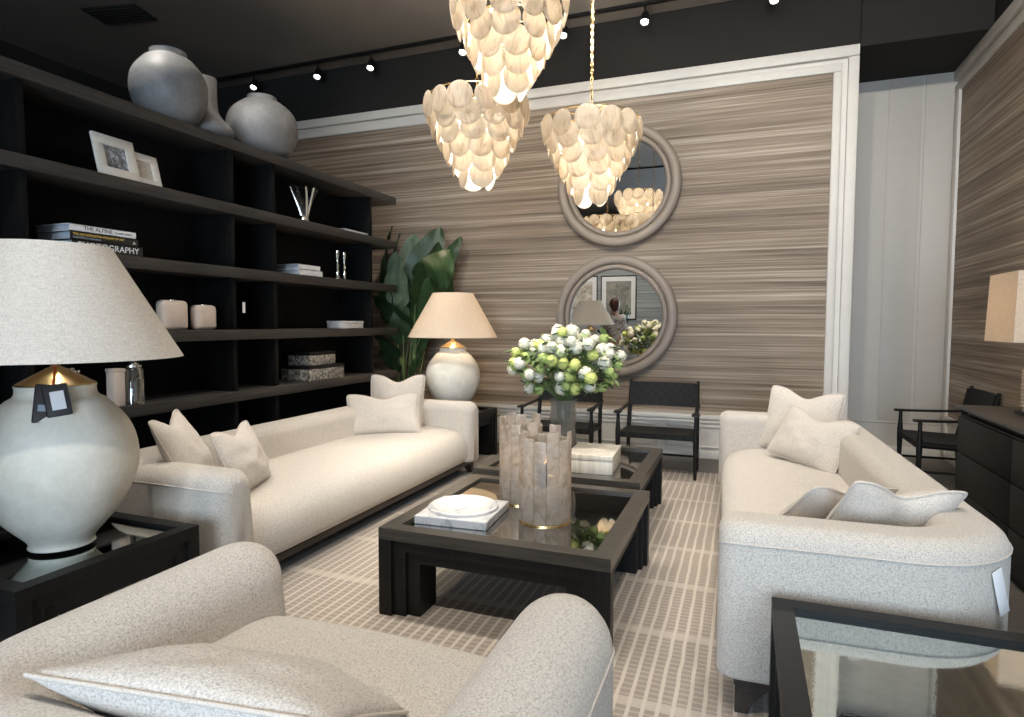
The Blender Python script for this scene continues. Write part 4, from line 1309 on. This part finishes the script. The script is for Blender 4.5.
for x, y, tg_, w_ in ((-3.9, 2.6, (-3.2, 3.2, .4), 'over the left sofa'), (-2.3, 2.6, (-2.2, 4.0, .2), 'between left sofa and tables'), (-.9, 2.6, (-1.1, 4.3, .4), 'over the coffee tables'),
                (.5, 2.6, (.3, 4.0, .4), 'over the right sofa'), (-1.6, 2.6, (-1.4, 6.6, 2.1), 'aimed at the papered wall'), (-.2, 2.6, (-.3, 6.6, 1.9), 'aimed at the wall right of the mirrors'), (-3.0, 2.6, (-3.3, 6.6, 2.1), 'aimed at the plant corner'), (1.0, 2.6, (1.97, 6.4, 3.0), 'added to brighten the right wall'), (.7, 2.6, (1.45, 7.6, 2.2), 'added to warm the grey recess')):  # right wall and recess spots are unseen, added to lift those surfaces
    spotlight((x, y, ZC - .16), tg_, SW * (.45 if tg_[1] > 7 else 1.0), 'black ceiling spotlight on the nearer track, ' + w_, 'nearer track spotlights', 80)
tag(obj('light_track', quadbox(-7.5, 1.8, .33, .37, ZC - .03, ZC - .001), M['black_metal']), 'black ceiling track above the foreground armchair, seen only in the mirror', 'track')
for x, tg_, w_ in ((-2.2, (-2.5, 1.6, .5), 'over the large left lamp'), (-.6, (-.9, 1.6, .4), 'over the foreground armchair'), (.7, (.5, 2.4, .4), 'over the right end table'), (-2.9, (-3.2, -4.2, 2.0), 'added to brighten the framed prints'), (-4.4, (-4.6, -4.2, 2.0), 'added to brighten the sepia print')):  # spots on the prints are unseen extras, added to brighten the front wall
    spotlight((x, .35, ZC - .16), tg_, SW * (2.2 if tg_[1] < 0 else 1.0), 'black ceiling spotlight on the rear track, ' + w_, 'rear track spotlights', 80)

# lamp bulbs
def point(name, loc, W, col, r=.04):
    ld = bpy.data.lights.new(name, 'POINT'); ld.energy = W; ld.color = col; ld.shadow_soft_size = r
    o = bpy.data.objects.new(name, ld); C.objects.link(o); o.location = loc
point('lamp_bulb_light', (-2.78, 5.66, 1.50), 22.0, (1, .82, .60))
point('lamp_bulb_light', (1.68, 4.56, 1.50), 14.0, (1, .80, .56))
for L_ in (HA, HB): point('candle_light', (L_[0], L_[1], zt + .26), 1.2, (1, .62, .3), .012)
# daylight through the shop window behind the camera
ld = bpy.data.lights.new('window_daylight', 'AREA'); ld.shape = 'RECTANGLE'; ld.size = 3.3; ld.size_y = 2.8; ld.energy = 560; ld.color = (.68, .83, 1.0)
o = bpy.data.objects.new('window_daylight', ld); C.objects.link(o); o.location = (.22, YF - .5, 1.6)
o.rotation_euler = Vector((0, 1, -.05)).to_track_quat('-Z', 'Y').to_euler()

# ------------------------------------------------------------------ behind the camera: framed prints, a plant, a person (seen in the lower mirror)
def wall_print(loc, w, h, mat, label):
    """hangs on the front wall facing +Y"""
    t = thing('framed_print', label, 'picture', loc)
    g = G(); b = .03
    for (cx, cz, dx, dz) in ((0, h / 2 - b / 2, w, b), (0, -h / 2 + b / 2, w, b), (-w / 2 + b / 2, 0, b, h - 2 * b), (w / 2 - b / 2, 0, b, h - 2 * b)):
        g.box((cx, .015, cz), (dx, .03, dz), .003)
    obj('frame', g, M['black_metal'], t)
    obj('mount', G().box((0, .006, 0), (w - .05, .008, h - .05)), M['paper_white'], t)
    obj('print', G().box((0, .012, -.01), (w - .30, .006, h - .30)), mat, t)
wall_print((-2.97, YF + .002, 1.84), 1.0, 1.24, M['print_b'], 'black framed grey landscape print seen in the lower mirror, right one')
wall_print((-4.10, YF + .002, 1.84), 1.08, 1.24, M['print_a'], 'black framed sepia botanical print seen in the lower mirror, left one')
random.seed(9)
LV = []
for k in range(16):
    a = k * 2.4; r = .18 + .02 * (k % 5); bz = .75 + .05 * (k % 6)
    LV.append((.12 * math.cos(a), .12 * math.sin(a), bz, (r + .25) * math.cos(a), (r + .25) * math.sin(a), bz + .65 - .04 * (k % 4), .16, -math.sin(a), math.cos(a), 0, 0))
big_plant((-2.85, -2.6, 0), LV, 'bushy green plant below the framed prints, seen only in the mirror')

def skin_mesh(name, nodes, edges, mat, parent=None, sub=2, root=0):
    me = bpy.data.meshes.new(name); me.from_pydata([n[:3] for n in nodes], edges, [])
    o = bpy.data.objects.new(name, me); C.objects.link(o)
    sk = o.modifiers.new('skin', 'SKIN'); sk.use_smooth_shade = True
    for i, n in enumerate(nodes):
        d = me.skin_vertices[0].data[i]; d.radius = (n[3], n[4] if len(n) > 4 else n[3]); d.use_root = (i == root)
    sb_ = o.modifiers.new('sub', 'SUBSURF'); sb_.levels = sub; sb_.render_levels = sub
    dg = bpy.context.evaluated_depsgraph_get()
    m2 = bpy.data.meshes.new_from_object(o.evaluated_get(dg))
    bpy.data.objects.remove(o); bpy.data.meshes.remove(me)
    m2.materials.clear(); m2.materials.append(mat); m2.shade_smooth(); m2.name = name
    q = bpy.data.objects.new(name, m2); C.objects.link(q)
    if parent: q.parent = parent
    return q
def person(loc, rz):
    """stands looking towards -Y, forearms raised to a phone"""
    t = thing('person', 'person in a patterned blouse with brown hair, back turned, holding a dark phone', 'person', loc, rz)
    N = []; E = []
    def add(p, r, link=None, r2=None):
        N.append((p[0], p[1], p[2], r, r2 or r)); 
        if link is not None: E.append((link, len(N) - 1))
        return len(N) - 1
    pel = add((0, 0, .93), .15, r2=.11)
    wa = add((0, .01, 1.10), .125, pel, .095); ch = add((0, .01, 1.28), .15, wa, .11); ne0 = add((0, .015, 1.42), .075, ch); ne = add((0, 0, 1.48), .05, ne0)
    hd = add((0, -.015, 1.56), .07, ne, .08); h2 = add((0, -.012, 1.64), .078, hd, .092); h3 = add((0, -.005, 1.70), .055, h2, .07)
    hands = []
    for s in (-1, 1):
        hp = add((s * .095, 0, .86), .105, pel); kn = add((s * .10, -.02, .49), .062, hp); cf = add((s * .10, .015, .33), .055, kn); an = add((s * .10, .01, .08), .036, cf); ft = add((s * .105, -.13, .035), .036, an)
        sh = add((s * .175, .015, 1.37), .062, ch); el = add((s * .215, .0, 1.10), .043, sh); wr = add((s * .12, -.23, 1.18), .028, el); pm = add((s * .075, -.30, 1.215), .034, wr, .02)
        hands.append((s, Vector(N[pm][:3]), pm))
        for k in range(4):
            b = Vector(N[pm][:3]); a0 = b + Vector((-s * .012, -.03, .032 - k * .019)); a1 = a0 + Vector((-s * .024, -.016 + .003 * abs(k - 1), 0)); a2 = a1 + Vector((-s * .016, .012, 0))
            i0 = add(a0, .010, pm); i1 = add(a1, .0088, i0); add(a2, .0075, i1)
        b = Vector(N[pm][:3]); i0 = add(b + Vector((-s * .01, .016, .03)), .011, pm); add(b + Vector((-s * .03, .018, .05)), .009, i0)
    skin_mesh('body', N, E, M['skin'], t)
    # clothing follows the body
    cn = [(0, 0, .84, .175, .135), (0, .01, 1.10, .145, .115), (0, .01, 1.28, .168, .128), (0, .015, 1.40, .095, .09)]
    ce = [(0, 1), (1, 2), (2, 3)]
    for s in (-1, 1):
        k = len(cn); cn += [(s * .175, .015, 1.37, .078), (s * .215, .0, 1.10, .06), (s * .165, -.12, 1.14, .046)]; ce += [(2, k), (k, k + 1), (k + 1, k + 2)]
    skin_mesh('blouse', cn, ce, M['blouse'], t, root=1)
    tn = [(0, 0, .92, .165, .125)]; te = []
    for s in (-1, 1):
        k = len(tn); tn += [(s * .095, 0, .82, .12), (s * .10, -.02, .49, .082), (s * .10, .012, .30, .075), (s * .10, .01, .12, .07)]; te += [(0, k), (k, k + 1), (k + 1, k + 2), (k + 2, k + 3)]
    skin_mesh('trousers', tn, te, M['trousers'], t)
    for s in (-1, 1):
        skin_mesh('shoe', [(s * .10, .045, .042, .045, .042), (s * .10, -.06, .04, .046, .036), (s * .105, -.165, .03, .04, .026)], [(0, 1), (1, 2)], M['shoe'], t)
    bm = bmesh.new(); bmesh.ops.create_uvsphere(bm, u_segments=28, v_segments=18, radius=1.0)
    for v in bm.verts:
        x, y, z = v.co
        low = max(0, -z)
        v.co = Vector((x * (.108 - .02 * low), .030 + y * .098 + .03 * low, 1.645 + z * (.118 if z > 0 else .165)))
        if v.co.y < -.055: v.co.y = -.055 - (v.co.y + .055) * .1
        v.co += v.co.normalized() * .004 * math.sin(18 * math.atan2(y, x))
    obj('hair', G().add([v.co.copy() for v in bm.verts], [[v.index for v in f.verts] for f in bm.faces]), M['hair'], t, smooth=180); bm.free()
    g = G()
    for s in (-1, 1): g.lathe([(0, .01), (.008, .006), (.011, 0), (.008, -.006), (0, -.008)], 12, Matrix.Translation((s * .031, -.098, 1.625)))
    obj('eyes', g, M['ink'], t, smooth=60)
    obj('nose', G().tube([(0, -.098, 1.63), (0, -.116, 1.595), (0, -.10, 1.588)], [.007, .013, .009], 8), M['skin'], t, smooth=80)
    obj('mouth', G().tube([(-.024, -.09, 1.555), (0, -.1, 1.553), (.024, -.09, 1.555)], [.004, .006, .004], 8), M['red_cord'], t, smooth=80)
    g = G()
    for s in (-1, 1): g.tube([(s * .088, 0, 1.65), (s * .097, .008, 1.63), (s * .09, .0, 1.595)], [.008, .013, .007], 8)
    obj('ears', g, M['skin'], t, smooth=80)
    return t
person((-2.32, .45, 0), R(-25))
tag(obj('phone', G().box((0, 0, 0), (.16, .010, .078), .004), M['phone'], loc=(-2.445, .155, 1.235), rot=(R(0), 0, R(-25))), 'dark phone held up by the person in the mirror', 'phone')

# ------------------------------------------------------------------ world, camera, colour
w = bpy.data.worlds.new('sky'); bpy.context.scene.world = w; w.use_nodes = True
bg = w.node_tree.nodes['Background']; bg.inputs['Color'].default_value = (.62, .76, 1.0, 1); bg.inputs['Strength'].default_value = .8
sc = bpy.context.scene
cam = bpy.data.cameras.new('camera'); co = bpy.data.objects.new('camera', cam); C.objects.link(co)
F = 615.0
cam.sensor_fit = 'HORIZONTAL'; cam.sensor_width = 36.0; cam.lens = F / 1024 * 36.0; cam.clip_start = .02
yaw = math.atan2(744 - 512, F); pitch = R(3.3); roll = R(.18)
fw = Vector((-math.sin(yaw), math.cos(yaw), 0)); rt = Vector((math.cos(yaw), math.sin(yaw), 0)); up = Vector((0, 0, 1))
f2 = fw * math.cos(pitch) - up * math.sin(pitch); u2 = up * math.cos(pitch) + fw * math.sin(pitch)
r3 = rt * math.cos(roll) + u2 * math.sin(roll); u3 = u2 * math.cos(roll) - rt * math.sin(roll)
co.matrix_world = Matrix(((r3.x, u3.x, -f2.x, 0), (r3.y, u3.y, -f2.y, 0), (r3.z, u3.z, -f2.z, 1.40), (0, 0, 0, 1)))
sc.camera = co
sc.view_settings.view_transform = 'Standard'; sc.view_settings.look = 'None'; sc.view_settings.gamma = 1; sc.view_settings.use_curve_mapping = False
sc.view_settings.exposure = 0.0
sc.cycles.use_denoising = True
sc.cycles.max_bounces = 10; sc.cycles.diffuse_bounces = 4; sc.cycles.glossy_bounces = 5; sc.cycles.transparent_max_bounces = 24; sc.cycles.transmission_bounces = 6
sc.cycles.sample_clamp_indirect = 6.0
sc.cycles.caustics_reflective = False; sc.cycles.caustics_refractive = False
